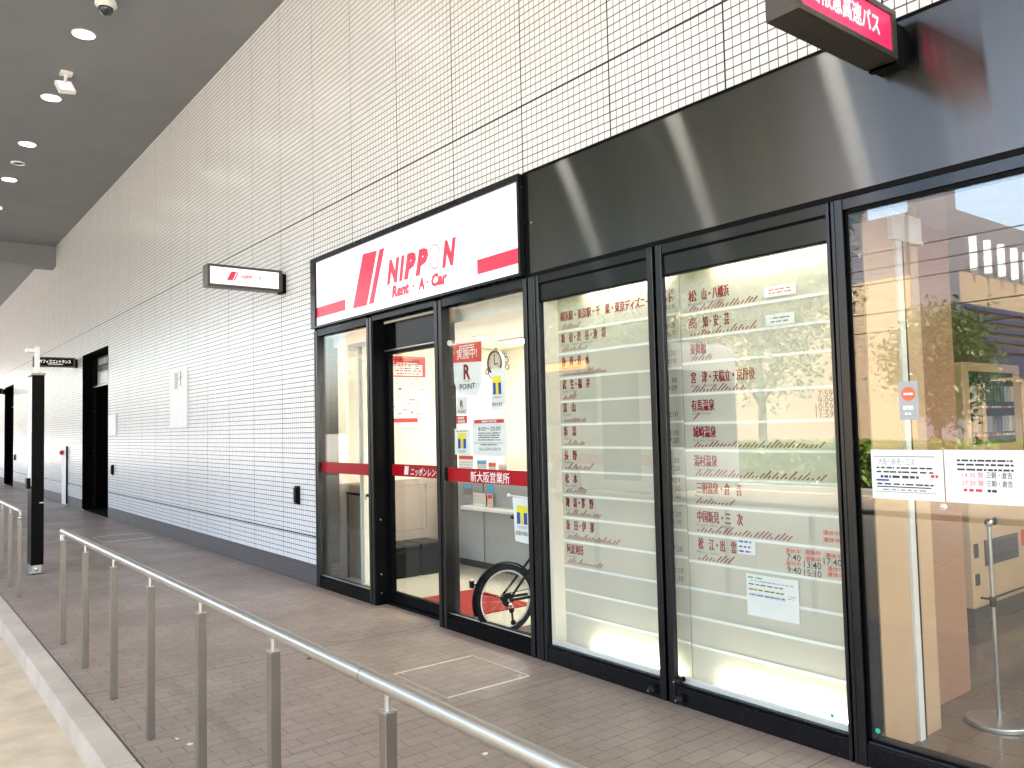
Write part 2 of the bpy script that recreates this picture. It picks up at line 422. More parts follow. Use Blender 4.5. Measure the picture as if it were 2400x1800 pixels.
# ------------------------------------------------------------------ ground
CE = -8.7            # outer edge of the roof over the pavement
mb = MB(); mb.box(-70, 14, -2.485, 0.0, -.13, 0, 'paver'); mb.box(-6.47, -5.43, 0.0, .13, -.13, 0, 'paver'); mb.box(-70, 14, -2.493, -2.4852, -.13, -.012, 'gutter'); struct('sidewalk', mb)
mb = MB()
x = -5.96 - .85 * 75; random.seed(3)
while x < 14:
    w = .85
    mb.box(x + .004, x + w - .004, -2.635, -2.493, -.13, .001 + random.uniform(-.0012, .0012), 'kerb'); x += w
k = mb.build('kerb', bevel=.010); tag(k, kind='structure')
mb = MB(); mb.box(-70, 30, -13.2, -2.635, -.4, -.12, 'road'); struct('road', mb)
mb = MB(); mb.box(-400, 400, -400, 200, -1, -.404, 'soil'); struct('ground', mb)
mb = MB(); mb.box(-70, 30, -24, -13.2, -.4, 0.0, 'soil'); struct('far_pavement', mb)

# ------------------------------------------------------------------ tiled building
DT = 3.29; CZ = 6.32
bld = thing('tiled_building', 'long station building wall of small white mosaic tiles under a flat grey roof', 'building')
mb = MB()
segs = [(-70, -32.77), (-30.42, -19.42), (-16.95, -7.677)]
T = .25
mb.box(-70, 14, 0, T, DT, CZ, 'tile')
for a, b in segs: mb.box(a, b, 0, T, .203, DT, 'tile')
mb.build('tiled_wall', bld)
mb = MB()
for a, b in segs: mb.box(a, b, -.004, T, 0, .203, 'plinth')
mb.build('plinth', bld)
mb = MB(); mb.box(-70, 14, CE, T, CZ, CZ + .6, 'ceil'); mb.build('ceiling', bld)
mb = MB(); mb.box(-23.3, -22.82, CE, 0, 5.80, CZ, 'ceil'); mb.build('ceiling_beam', bld)
mb = MB(); mb.box(-4.262, 6, -.004, .10, 2.585, 3.277, 'fascia'); mb.build('steel_fascia', bld)
mb = MB(); mb.box(-4.27, 6, -.012, .1, 3.277, 3.29, 'black'); mb.box(-4.27, 6, -.008, .1, 2.558, 2.585, 'black'); mb.build('fascia_trim', bld)
mb = MB(); mb.box(6, 14, 0, T, 0, DT, 'tile'); mb.build('end_wall', bld)
mb = MB()
mb.cyl((-4.19, -.008, 2.93), (-4.19, -.004, 2.93), .007, 'chrome'); mb.build('bolt', bld)

# ------------------------------------------------------------------ shopfront of the rental office
GZ0, GZ1 = .115, 2.50
def mullion(parent, x0, x1, name='mullion', z1=2.558, yf=-.012, dep=.12):
    w = x1 - x0; mb = MB()
    mb.box(x0, x0 + w * .40, yf, dep, 0, z1, 'mull'); mb.box(x1 - w * .40, x1, yf, dep, 0, z1, 'mull')
    mb.box(x0 + w * .40, x1 - w * .40, yf + .02, dep, 0, z1, 'black')
    return mb.build(name, parent, .003)
def pane(parent, x0, x1, z0, z1, y, mat='glass', name='glass_pane'):
    mb = MB(); mb.box(x0, x1, y, y + .008, z0, z1, mat); return mb.build(name, parent)
sf = thing('rental_shopfront', 'black framed glass front of the car rental office with a red band across it', 'shop front', (-5.99, 0, 0))
mullion(sf, -7.677, -7.605); mullion(sf, -6.56, -6.47); mullion(sf, -5.43, -5.325); mullion(sf, -4.30, -4.20)
mb = MB(); mb.box(-7.605, -6.56, -.006, .10, 2.50, 2.575, 'hdr'); mb.box(-6.47, -5.43, -.006, .24, 2.52, 2.575, 'hdr'); mb.box(-5.325, -4.30, -.006, .10, 2.50, 2.575, 'hdr')
mb.build('header', sf, .002)
for a, b in ((-7.605, -6.56), (-5.325, -4.30)):
    mb = MB(); mb.box(a, b, -.006, .09, 0, .085, 'black'); mb.box(a, b, .006, .085, .085, .118, 'black'); mb.box(a, b, .012, .02, .118, .124, 'steel'); mb.build('sill', sf, .002)
def band(parent, x0, x1, y, z0=1.135, z1=1.240):
    mb = MB(); mb.plate([(x0, z0), (x1, z0), (x1, z1), (x0, z1)], front(y), 'redvinyl', .0012); return mb
p1 = pane(sf, -7.605, -6.56, .118, 2.50, .03)
band(p1, -7.60, -6.565, .0285).build('red_band', p1)
p3 = pane(sf, -5.325, -4.30, .118, 2.50, .03)
mb = band(p3, -5.32, -4.305, .0285)
mb.text('新大阪営業所', .085, -4.783, 1.149, front(.0278), 'white', 'CENTER', .475, .007)
mb.build('red_band', p3)
sl = MB()
# the recessed sliding door between the two middle posts
dr = MB()
dr.box(-6.47, -6.45, -.004, .20, 0, 2.52, 'black')
dr.build('jamb', sf, .002)
mb = MB(); mb.box(-6.45, -5.43, .115, .19, 2.262, 2.52, 'hdr'); mb.box(-6.45, -5.43, .11, .19, 2.25, 2.262, 'steel'); mb.build('door_header', sf, .002)
mb = MB(); mb.box(-6.45, -5.43, .10, .20, 0, .025, 'black'); mb.build('threshold', sf)
mb = MB(); mb.box(-6.45, -6.405, .13, .17, .028, 2.25, 'black'); mb.box(-5.60, -5.43, .13, .17, .028, 2.25, 'black')
mb.box(-6.405, -5.60, .13, .17, .028, .115, 'black'); mb.box(-6.405, -5.60, .13, .17, 2.22, 2.25, 'black')
door = mb.build('sliding_door', sf, .002)
g = pane(door, -6.405, -5.60, .115, 2.22, .146)
mb = band(door, -6.405, -5.60, .1445)
LG = front(.1438)
# small white company mark and katakana lettering on the red band
mb.plate([(-6.195, 1.152), (-6.150, 1.152), (-6.135, 1.226), (-6.180, 1.226)], LG, 'white', .0006)
mb.plate([(-6.146, 1.152), (-6.128, 1.152), (-6.113, 1.226), (-6.131, 1.226)], LG, 'white', .0006)
mb.text('ニッポンレンタカー', .075, -6.085, 1.152, LG, 'white', 'LEFT', .60, .010, .25)
mb.build('red_band', door)
for zz in (.105, .27, .75):
    mb = MB(); mb.cyl((-6.452, .045, zz), (-6.446, .045, zz), .007, 'steel', 12); mb.build('screw', sf)

# ------------------------------------------------------------------ big light box sign
sg = thing('shop_sign', 'large backlit white shop sign with red logo lettering above the rental office door', 'sign', (-5.96, 0, 2.93))
x0, x1, z0, z1 = -7.66, -4.272, 2.575, 3.285
mb = MB()
mb.box(x0, x1, -.05, .1, 3.235, z1, 'blackb'); mb.box(x0, x0 + .105, -.05, .1, z0, 3.235, 'blackb'); mb.box(x1 - .022, x1, -.05, .1, z0, 3.235, 'blackb'); mb.box(x0 + .105, x1 - .022, -.05, .1, z0, z0 + .022, 'blackb')
mb.build('frame', sg, .003)
fx0, fx1 = x0 + .105, x1 - .022
mb = MB(); mb.box(fx0, fx1, -.03, .09, z0 + .022, 3.235, 'signface'); mb.build('sign_face', sg)
f = front(-.0325)
mb = MB()
mb.plate([(fx0 + .002, 2.679), (-6.922, 2.679), (-6.922, 2.782), (fx0 + .002, 2.782)], f, 'signred', .0015); mb.build('red_stripe', sg); mb = MB()
mb.plate([(-4.794, 2.669), (fx1 - .002, 2.669), (fx1 - .002, 2.777), (-4.794, 2.777)], f, 'signred', .0015)
mb.build('red_stripe', sg)
mb = MB()
mb.plate([(-6.772, 2.673), (-6.502, 2.668), (-6.298, 3.130), (-6.562, 3.145)], f, 'signred', .0015)
mb.plate([(-6.460, 2.671), (-6.372, 2.671), (-6.166, 3.129), (-6.253, 3.130)], f, 'signred', .0015)
mb.build('logo_mark', sg)
mb = MB()
zb, zt = 2.812, 2.998; hgt = zt - zb
CAP = .73
def letter(ch, xa, xb): mb.text(ch, hgt / CAP, xa, zb, f, 'signred', 'LEFT', xb - xa, .075, .28)
letter('N', -6.132, -5.910); letter('I', -5.925, -5.825); letter('P', -5.845, -5.645); letter('P', -5.660, -5.460); letter('N', -5.262, -5.062)
ring = [(-5.363 + .082 * math.cos(a), (zb + zt) / 2 + .099 * math.sin(a)) for a in [i * math.pi / 24 for i in range(48)]]
ri = [(-5.363 + .0725 * math.cos(a), (zb + zt) / 2 + .0895 * math.sin(a)) for a in [i * math.pi / 24 for i in range(48)]]
vs = [f(u, v, 0) for u, v in ring + ri]
mb.add(vs, [(i, (i + 1) % 48, 48 + (i + 1) % 48, 48 + i) for i in range(48)], 'signred')
mb.text('Rent', .128, -6.048, 2.678, f, 'signred', 'LEFT', .285, .06, .12)
mb.text('·', .14, -5.695, 2.672, f, 'signred', 'CENTER', .026, .03)
mb.text('A', .128, -5.620, 2.678, f, 'signred', 'LEFT', .098, .06, .12)
mb.text('·', .14, -5.478, 2.672, f, 'signred', 'CENTER', .026, .03)
mb.text('Car', .128, -5.425, 2.676, f, 'signred', 'LEFT', .235, .06, .12)
mb.build('lettering', sg)

# ------------------------------------------------------------------ bus office windows with timetable boards
bo = thing('timetable_window', 'black framed double window with lit bus timetable boards behind it', 'window', (-3.1, 0, 0))
mullion(bo, -4.196, -4.135, dep=.021); mullion(bo, -3.16, -3.048, dep=.021); mullion(bo, -2.036, -1.992, dep=.021)
for a, b in ((-4.135, -3.16), (-3.048, -2.036)):
    mb = MB(); mb.box(a, b, -.006, .04, 2.505, 2.558, 'hdr'); mb.box(a, b, .006, .04, 2.492, 2.505, 'black'); mb.box(a, b, .004, .04, 2.385, 2.492, 'hdr'); mb.box(a, b, .002, .04, 2.376, 2.385, 'black'); mb.build('header', bo, .0015)
    mb = MB(); mb.box(a, b, -.006, .04, 0, .098, 'blackb'); mb.box(a, b, .002, .04, .104, .114, 'blackb'); mb.box(a, b, .004, .04, .098, .104, 'black'); mb.build('sill', bo, .0015)
    pane(bo, a, b, .114, 2.376, .012, 'glass2')
YB = .12
def bx(x): return x * (3.5 + YB) / 3.79
def bz(z): return 1.55 + (z - 1.55) * (3.5 + YB) / 3.79
def strokes(mb, x, z, n, frame, rng):
    """the slanted, illegibly small stop names of a row"""
    for i in range(n):
        L = rng.choice((.018, .026, .034, .044, .056)) * rng.uniform(.9, 1.15)
        px = x + i * .0247
        segn = max(2, int(L / .008))
        for j in range(segn):
            t0 = j * L / segn; t1 = t0 + L / segn * .80
            u0, v0 = px + t0 * .75, z + t0 * .66; u1, v1 = px + t1 * .75, z + t1 * .66
            w = .0060
            mb.plate([(u0, v0), (u0 + w, v0 - w * .8), (u1 + w, v1 - w * .8), (u1, v1)], frame, 'darkred', .0003)
def board(name, label, xa, xb, rows, names, x_text, seed):
    t = thing(name, label, 'timetable', ((xa + xb) / 2, YB, .1))
    rng = random.Random(seed)
    mb = MB(); mb.box(xa, xb, YB, YB + .02, .10, 2.40, 'board'); mb.build('panel', t)
    mb = MB()
    for z in rows: mb.box(xa, xb, YB - .003, YB - .0002, z - .007, z + .007, 'boardline')
    mb.build('row_lines', t)
    fr = front(YB - .0012)
    for (zn, parts, rom, n, zs) in names:
        mb = MB()
        for (txt, xs, wd, h) in parts:
            for q in range(3): mb.text(txt, h, bx(xs) + q * .0019, bz(zn) - h * .5, front(YB - .0012 - q * .0002), 'darkred', 'LEFT', wd * .9553, .006)
        if rom: mb.text(rom, .024, bx(x_text), bz(zn) - .062, fr, 'greyprint', 'LEFT', None, .004)
        strokes(mb, bx(x_text) + .005, bz(zs), n, fr, rng); mb.build('row_lettering', t)
    return t, fr
rowsL = [bz(z) for z in (2.204, 2.044, 1.875, 1.712, 1.553, 1.395, 1.228, 1.064, .908, .748, .574, .41, .252)]
H = .070
namesL = [
 (2.318, [('横浜駅・東京駅・千　葉・東京ディズニーリゾート', -4.255, 1.02, H)], '', 7, 2.222),
 (2.165, [('新　宿・渋　谷・池　袋', -4.25, .44, H)], 'Shinjuku・Shibuya・Ikebukuro', 10, 2.065),
 (2.000, [('静　岡・清　水', -4.25, .275, H)], 'Shizuoka・Shimizu', 17, 1.895),
 (1.840, [('武　生・福　井', -4.25, .275, H)], 'Takefu・Fukui', 5, 1.732),
 (1.680, [('富　山', -4.25, .125, H)], 'Toyama', 9, 1.572),
 (1.515, [('新　潟', -4.25, .125, H)], 'Niigata', 8, 1.413),
 (1.350, [('長　野', -4.25, .125, H)], 'Nagano', 10, 1.247),
 (1.188, [('松　本', -4.25, .125, H)], 'Matsumoto', 8, 1.085),
 (1.025, [('諏　訪・茅　野', -4.25, .275, H)], 'Suwa・Chino', 13, .930),
 (.868, [('飯　田・伊　那', -4.25, .275, H)], 'Iida・Ina', 19, .768),
 (.705, [('阿波池田', -4.25, .16, H)], 'Awaikeda', 13, .600)]
tl, frl = board('timetable_board', 'beige bus timetable board with eleven named rows, nearer the rental office', -4.087, -3.035, rowsL, namesL, -4.25, 5)
for z in rowsL[:11]:
    mb = MB()
    for q in range(random.choice((1, 2, 2, 3))):
        mb.text(random.choice(('7:20', '8:40', '21:30', '22:10', '9:09')), .042, -3.145 + .07, z + .03 + q * .044, frl, 'blackprint', 'RIGHT')
    mb.build('time_lettering', tl)
rowsR = [bz(z) for z in (2.187, 2.044, 1.895, 1.712, 1.542, 1.383, 1.219, 1.058, .896, .735, .575, .412, .246)]
namesR = [
 (2.300, [('松', -3.11, .06, H), ('山・八幡浜', -3.01, .19, H)], 'Matsuyama・Yawatahama', 18, 2.205),
 (2.140, [('高', -3.115, .06, H), ('知・安　芸', -3.01, .185, H)], 'Kochi・Aki', 18, 2.060),
 (1.987, [('東舞鶴', -3.11, .115, H)], 'Higashi-Maizuru', 6, 1.912),
 (1.818, [('宮　津・天橋立・京丹後', -3.11, .44, H)], 'Miyazu・Kyotango', 15, 1.728),
 (1.655, [('有馬温泉', -3.115, .165, H)], 'Arima Onsen', 1, 1.565),
 (1.500, [('城崎温泉', -3.11, .165, H)], 'Kinosaki Onsen', 32, 1.405),
 (1.332, [('湯村温泉', -3.11, .165, H)], 'Yumura Onsen', 32, 1.238),
 (1.175, [('三朝温泉・倉　吉', -3.10, .315, H)], 'Misasa Onsen・Kurayoshi', 10, 1.078),
 (1.010, [('中国新見・三　次', -3.10, .315, H)], 'Chugoku Niimi・Miyoshi', 24, .915),
 (.852, [('松　江・出　雲', -3.10, .265, H)], 'Matsue・Izumo', 9, .752)]
tr_, frr = board('timetable_board', 'beige bus timetable board with printed departure times, nearer the ticket room', -3.030, -2.045, rowsR, namesR, -3.11, 9)
for txt, xx, zz in (('7:59', -2.213, 1.676), ('9:09', -2.213, 1.640), ('10:59', -2.213, 1.607), ('11:59', -2.213, 1.572),
                    ('7:40', -2.433, .828), ('13:40', -2.318, .800), ('17:40', -2.205, .829), ('9:40', -2.433, .763), ('15:10', -2.318, .758)):
    mb = MB(); mb.text(txt, .047, bx(xx), bz(zz) - .015, frr, 'blackprint', 'RIGHT', None, .006); mb.build('time_lettering', tr_)
for xx, zz in ((-2.522, .862), (-2.408, .866), (-2.293, .862), (-2.522, .797), (-2.408, .832), (-2.285, .797), (-2.285, .768), (-2.300, .975), (-2.300, .940)):
    mb = MB(); mb.text('運休中', .026, bx(xx), bz(zz) - .010, frr, 'redprint', 'LEFT', .085, .012); mb.build('cancelled_lettering', tr_)
# case lamps, ledge and side returns
cs = thing('display_case', 'shallow cream display case holding both timetable boards, lit from its ledge', 'display case', (-3.1, .06, 0))
mb = MB(); mb.box(-4.12, -4.0875, .022, .15, .10, 2.48, 'cream'); mb.build('side_return', cs); mb = MB(); mb.box(-2.044, -2.02, .022, .15, .10, 2.48, 'cream'); mb.build('side_return', cs)
mb = MB(); mb.box(-4.087, -2.045, .03, .05, .10, .142, 'white'); mb.box(-4.087, -2.045, .05, .119, .10, .118, 'white'); mb.build('ledge', cs)
mb = MB(); mb.box(-4.087, -2.045, .03, .119, 2.44, 2.48, 'white'); mb.box(-4.12, -2.02, .022, .03, 2.42, 2.48, 'white'); mb.build('case_top', cs)
mb = MB()
for a, b in ((-3.80, -3.12), (-2.82, -2.07)): mb = MB(); mb.cyl((a, .075, .134), (b, .075, .134), .011, 'tube', 10); mb.build('lamp_tube', cs)
for a, b in ((-3.80, -3.12), (-2.78, -2.09)): mb = MB(); mb.cyl((a, .070, 2.405), (b, .070, 2.405), .012, 'tube', 10); mb.build('lamp_tube', cs)
def sheet(name, label, cat, x0, x1, z0, z1, y, draw=None, mat='paper', t=.002, parent_mats=None, group=None, tilt=0):
    o = thing(name, label, cat, ((x0 + x1) / 2, y, z0), group)
    mb = MB(); mb.plate([(x0, z0), (x1, z0), (x1, z1), (x0, z1)], front(y), mat, t); mb.build('sheet', o)
    if draw:
        mb = MB(); draw(mb, front(y - .0009)); mb.build('print', o)
    return o
def lines(mb, f, x0, x1, zs, mat='greyprint', h=.006, seed=1, gap=.012):
    r = random.Random(seed)
    for z in zs:
        x = x0
        while x < x1 - .01:
            w = min(r.uniform(.006, .035), x1 - x)
            mb.plate([(x, z), (x + w, z), (x + w, z + h), (x, z + h)], f, mat, .0003); x += w + r.uniform(.003, gap)
def d1(mb, f):
    lines(mb, f, bx(-2.76), bx(-2.66), [bz(.690)], 'greenprint', .008, 2)
    mb.plate([(bx(-2.745), bz(.592)), (bx(-2.53), bz(.592)), (bx(-2.53), bz(.612)), (bx(-2.745), bz(.612))], f, 'paleblue', .0002)
    mb.plate([(bx(-2.745), bz(.622)), (bx(-2.53), bz(.622)), (bx(-2.53), bz(.642)), (bx(-2.745), bz(.642))], f, 'paleyellow', .0002)
    lines(mb, front(YB - .0085), bx(-2.755), bx(-2.53), [bz(.599), bz(.627), bz(.655)], 'blackprint', .006, 4)
    lines(mb, f, bx(-2.74), bx(-2.47), [bz(.675)], 'greyprint', .005, 8)
    lines(mb, f, bx(-2.515), bx(-2.465), [bz(.607), bz(.62)], 'greyprint', .004, 9)
sheet('notice_sheet', 'white printed notice taped on the blank lower rows under the printed departure times', 'notice', bx(-2.77), bx(-2.45), bz(.488), bz(.712), YB - .007, d1)
sheet('paper_slip', 'upper small white slip by the first row of the board with departure times', 'notice', bx(-2.585), bx(-2.393), bz(2.21), bz(2.267), YB - .006, lambda mb, f: lines(mb, f, bx(-2.555), bx(-2.42), [bz(2.228), bz(2.245)], 'redprint', .005, 3))
sheet('paper_slip', 'lower small white slip by the second row of the board with departure times', 'notice', bx(-2.582), bx(-2.407), bz(2.055), bz(2.116), YB - .006, lambda mb, f: lines(mb, f, bx(-2.552), bx(-2.43), [bz(2.073), bz(2.092)], 'blackprint', .005, 5))
sheet('paper_slip', 'small white slip of bus names beside the last named timetable row', 'notice', bx(-2.82), bx(-2.705), bz(.815), bz(.905), YB - .006, lambda mb, f: lines(mb, f, bx(-2.81), bx(-2.72), [bz(.825), bz(.85), bz(.878)], 'blueprint', .009, 6))
for px, pz, lab in ((-2.125, .128, 'small green dot sticker low on the lit timetable window by the black post'),):
    mb = MB(); mb.cyl((px, .0095, pz + .045), (px, .0119, pz + .045), .011, 'greenprint', 20); tag(mb.build('dot_sticker'), lab, 'sticker')
mb = MB(); mb.cyl((-1.907, .0095, .165), (-1.907, .0119, .165), .011, 'greenprint', 20); tag(mb.build('dot_sticker'), 'small green dot sticker in the bottom corner of the ticket room window', 'sticker')

# ------------------------------------------------------------------ ticket room window
tw = thing('ticket_window', 'wide glass window of the ticket room reflecting the street', 'window', (0, 0, 0))
mb = MB(); w0 = -1.990; mb.box(w0, -1.952, -.012, .12, 0, 2.558, 'mull'); mb.box(-1.952, -1.935, .012, .12, .12, 2.50, 'black'); mb.build('mullion', tw, .002)
mb = MB(); mb.box(-1.952, 6, -.006, .08, 2.508, 2.558, 'hdr'); mb.box(-1.935, 6, .004, .08, 2.488, 2.508, 'black'); mb.build('header', tw, .002)
mb = MB(); mb.box(-1.952, 6, -.006, .08, 0, .098, 'blackb'); mb.box(-1.952, 6, .0, .08, .098, .112, 'hdr'); mb.box(-1.935, 6, .006, .08, .112, .124, 'black'); mb.build('sill', tw, .002)
pane(tw, -1.935, 6, .124, 2.488, .012, 'glass2')
def n1(mb, f):
    mb.plate([(-1.868, 1.376), (-1.60, 1.376), (-1.60, 1.380), (-1.868, 1.380)], f, 'greyprint', .0003)
    mb.plate([(-1.862, 1.222), (-1.60, 1.222), (-1.60, 1.225), (-1.862, 1.225)], f, 'greyprint', .0003)
    mb.text('大阪～新見・三次', .032, -1.845, 1.343, f, 'greyprint', 'LEFT', .16)
    lines(mb, f, -1.855, -1.60, [1.325, 1.307], 'blackprint', .007, 3)
    lines(mb, f, -1.838, -1.66, [1.284], 'blackprint', .011, 4)
    mb.plate([(-1.858, 1.270), (-1.80, 1.270), (-1.80, 1.278), (-1.858, 1.278)], f, 'blueprint', .0003)
    lines(mb, f, -1.855, -1.61, [1.254], 'blackprint', .007, 5); mb.plate([(-1.857, 1.243), (-1.62, 1.243), (-1.62, 1.248), (-1.857, 1.248)], f, 'blackprint', .0003)
    lines(mb, f, -1.83, -1.64, [1.230], 'greyprint', .006, 6); lines(mb, f, -1.62, -1.59, [1.290], 'redprint', .012, 7)
sheet('window_notice', 'white paper notice with grey rules taped on the ticket window by the black post', 'notice', -1.878, -1.568, 1.192, 1.407, .008, n1)
def n2(mb, f):
    lines(mb, f, -1.512, -1.30, [1.362, 1.345, 1.325], 'blackprint', .008, 13, .006)
    for zz, a in ((1.298, '14:30 発'), (1.265, '17:20 発')):
        mb.text(a, .026, -1.492, zz, f, 'redprint', 'LEFT', .080)
        mb.text('三朝・倉吉', .028, -1.402, zz, f, 'blackprint', 'LEFT', .095, .008)
    lines(mb, f, -1.490, -1.41, [1.240], 'redprint', .011, 3); lines(mb, f, -1.400, -1.36, [1.240], 'blackprint', .011, 4)
sheet('window_notice', 'wide white paper notice with red departure times taped on the ticket window', 'notice', -1.562, -1.235, 1.192, 1.409, .008, n2)
def ne(mb, f):
    pts = [(-1.699 + .030 * math.cos(a), 1.648 + .030 * math.sin(a)) for a in [i * math.pi / 16 for i in range(32)]]
    mb.plate(pts, f, 'orangeprint', .0003)
    f2 = front(.0085); mb.plate([(-1.719, 1.643), (-1.679, 1.643), (-1.679, 1.653), (-1.719, 1.653)], f2, 'white', .0003)
    lines(mb, f, -1.724, -1.674, [1.580], 'white', .018, 7, .005); lines(mb, f, -1.718, -1.680, [1.558], 'white', .010, 8, .005)
sheet('no_entry_sticker', 'grey sticker with a red no entry disc on the ticket room door edge', 'sticker', -1.741, -1.658, 1.536, 1.703, .0100, ne, 'greypanel', .001)
mb = MB(); mb.cyl((-1.572, -.004, 1.172), (-1.572, .011, 1.172), .012, 'white', 20); mb.sphere((-1.572, -.004, 1.172), .009, 'chrome', 12, 8)
tag(mb.build('suction_cup'), 'round clear suction cup under the two paper notices', 'suction cup')

# ------------------------------------------------------------------ rental office interior
X0, X1, YBK, CZI = -7.95, -4.22, 2.6, 2.50
rm = thing('rental_office', 'bright cream walled office room behind the car rental shopfront', 'room', (-6, 1.3, 0))
mb = MB(); mb.box(-8.3, X1, .135, YBK, -.1, -.004, 'creamfloor'); mb.build('floor', rm)
mb = MB(); mb.box(X0 - .15, X0, .25, YBK, 1.0, 2.9, 'cream'); mb.box(X0, X1, YBK, YBK + .1, -.004, 2.9, 'cream'); mb.box(X1, X1 + .08, .16, YBK, -.004, 2.9, 'cream'); mb.box(-8.3, X0, .15, .25, -.004, 2.9, 'cream'); mb.build('wall', rm)
mb = MB(); mb.box(X0 - .15, X0 + .015, .25, YBK, -.004, 1.0, 'wains'); mb.box(X0 + .015, X0 + .022, .25, YBK, .985, 1.005, 'offwhite')
for ya, yb_ in ((.9, 1.45), (1.6, 2.3)):
    mb.tube([(X0 + .016, ya, .42), (X0 + .016, yb_, .42), (X0 + .016, yb_, .92), (X0 + .016, ya, .92)], .006, 'wains', 6, False, True)
mb.build('wainscot', rm)
mb = MB(); mb.box(-8.3, X1 + .08, .11, YBK + .1, CZI, CZI + .1, 'offwhite'); mb.box(-8.3, X1, .2, .55, CZI - .10, CZI, 'offwhite'); mb.build('ceiling', rm)
def panel_lamp(label, x0, x1, y0, y1, z, mat='officelamp'):
    o = thing('ceiling_panel_lamp', label, 'lamp', ((x0 + x1) / 2, (y0 + y1) / 2, z))
    mb = MB(); mb.box(x0, x1, y0, y1, z - .012, z, mat); mb.build('diffuser', o)
    mb = MB()
    for a in ((x0 - .02, x0, y0 - .02, y1 + .02), (x1, x1 + .02, y0 - .02, y1 + .02), (x0, x1, y0 - .02, y0), (x0, x1, y1, y1 + .02)): mb.box(*a, z - .018, z, 'white')
    mb.build('frame', o); return o
panel_lamp('rectangular lit ceiling panel over the office counter', -7.13, -5.9, 1.94, 2.45, CZI)
panel_lamp('added lit ceiling panel hidden deep in the office behind the timetable case', -5.4, -4.5, 1.5, 2.4, CZI)  # added panel, out of sight, to brighten the near part of the office
dl = thing('office_downlight', 'small round lit downlight in the rental office ceiling', 'lamp', (-6.9, 1.52, CZI))
mb = MB(); mb.cyl((-6.9, 1.52, CZI - .006), (-6.9, 1.52, CZI), .07, 'officelamp', 28); mb.build('diffuser', dl)
mb = MB(); mb.torus((-6.9, 1.52, CZI - .004), (0, 0, 1), .078, .008, 'white', 28, 8); mb.build('trim_ring', dl)
mb = MB(); mb.box(-6.43, -5.53, .33, 1.02, -.004, .006, 'redmat'); tag(mb.build('floor_mat', bevel=.003), 'dark red entrance mat on the cream office floor', 'mat')
# stools
st = thing('stool', 'black box stool by the taupe wall, nearer the glass door', 'stool', (-7.62, .88, 0), 'black box stools along the office wall')
mb = MB(); mb.box(-7.81, -7.43, .745, 1.045, -.002, .26, 'leather'); mb.build('base', st, .008)
mb = MB(); mb.box(-7.82, -7.42, .738, 1.050, .262, .335, 'leather'); mb.build('cushion', st, .018)
dup(st, (-7.62, 1.20, 0), 'black box stool by the taupe wall, farther from the glass door')
# counter
ct = thing('service_counter', 'grey front service counter with a white ledge along the office back', 'counter', (-6.4, 1.9, 0))
mb = MB()
for a, b in ((-7.9, -7.235), (-7.215, -6.3), (-6.28, -5.2)): mb.box(a, b, 1.74, 2.2, .08, 1.02, 'greypanel')
mb.build('front_panel', ct, .002)
mb = MB(); mb.box(-7.9, -5.2, 1.77, 2.2, -.002, .08, 'blackprint'); mb.build('kickboard', ct)
mb = MB(); mb.box(-7.44, -5.2, 1.58, 1.738, .655, .69, 'white'); mb.build('ledge', ct, .004)
mb = MB(); mb.box(-7.9, -5.2, 1.70, 2.25, 1.021, 1.05, 'white'); mb.build('counter_top', ct, .004)
# leaflets on and above the counter
fk = front(1.7)
def leaflet(label, x0, x1, z0, z1, y, mat, pr='redprint', seed=1, hd=None):
    def dd(mb, f):
        lines(mb, f, x0 + .02, x1 - .02, [z0 + (z1 - z0) * q for q in (.2, .35, .5)], 'greyprint', .008, seed)
        mb.plate([(x0 + .01, z1 - .05), (x1 - .01, z1 - .05), (x1 - .01, z1 - .012), (x0 + .01, z1 - .012)], f, pr, .0004)
    return sheet('leaflet', label, 'leaflet', x0, x1, z0, z1, y, dd, mat, .004)
leaflet('red and white leaflet stuck at the wall end of the counter top', -7.72, -7.42, 1.06, 1.24, 1.76, 'paper', 'redprint', 2)
leaflet('white leaflet with a blue heading standing on the counter top', -7.36, -7.17, 1.055, 1.19, 1.76, 'paper', 'skyprint', 3)
leaflet('white card with an orange corner standing in the middle of the counter top', -7.15, -7.0, 1.055, 1.17, 1.76, 'paper', 'orangeprint', 4)
leaflet('beige brochure stack standing on the counter top past the orange card', -6.97, -6.80, 1.055, 1.15, 1.76, 'offwhite', 'pinkprint', 5)
leaflet('wide cream card leaning on the white counter ledge', -7.36, -7.13, .692, .83, 1.70, 'offwhite', 'pinkprint', 6)
leaflet('narrow pink flyer standing on the white counter ledge', -7.10, -7.0, .692, .83, 1.70, 'pinkprint', 'redprint', 7)
leaflet('dark photo flyer fixed to the grey counter front', -7.60, -7.43, .80, .92, 1.735, 'greyprint', 'skyprint', 8)
mb = MB(); mb.plate([(-7.075 + .055 * math.cos(a), .885 + .05 * math.sin(a)) for a in [i * math.pi / 14 for i in range(28)]], front(1.733), 'skyprint', .003)
tag(mb.build('round_sticker'), 'round blue sticker on the grey counter front', 'sticker')
# wire rack on the counter side
mb = MB()
for q in range(5): mb.tube([(-7.62, 1.73, .62 + q * .045), (-7.44, 1.72, .62 + q * .045)], .004, 'chrome', 6)
for xx in (-7.62, -7.44): mb.tube([(xx, 1.73, .59), (xx, 1.73, .83)], .005, 'chrome', 6)
tag(mb.build('wire_rack'), 'small chrome wire leaflet rack on the counter front', 'rack')
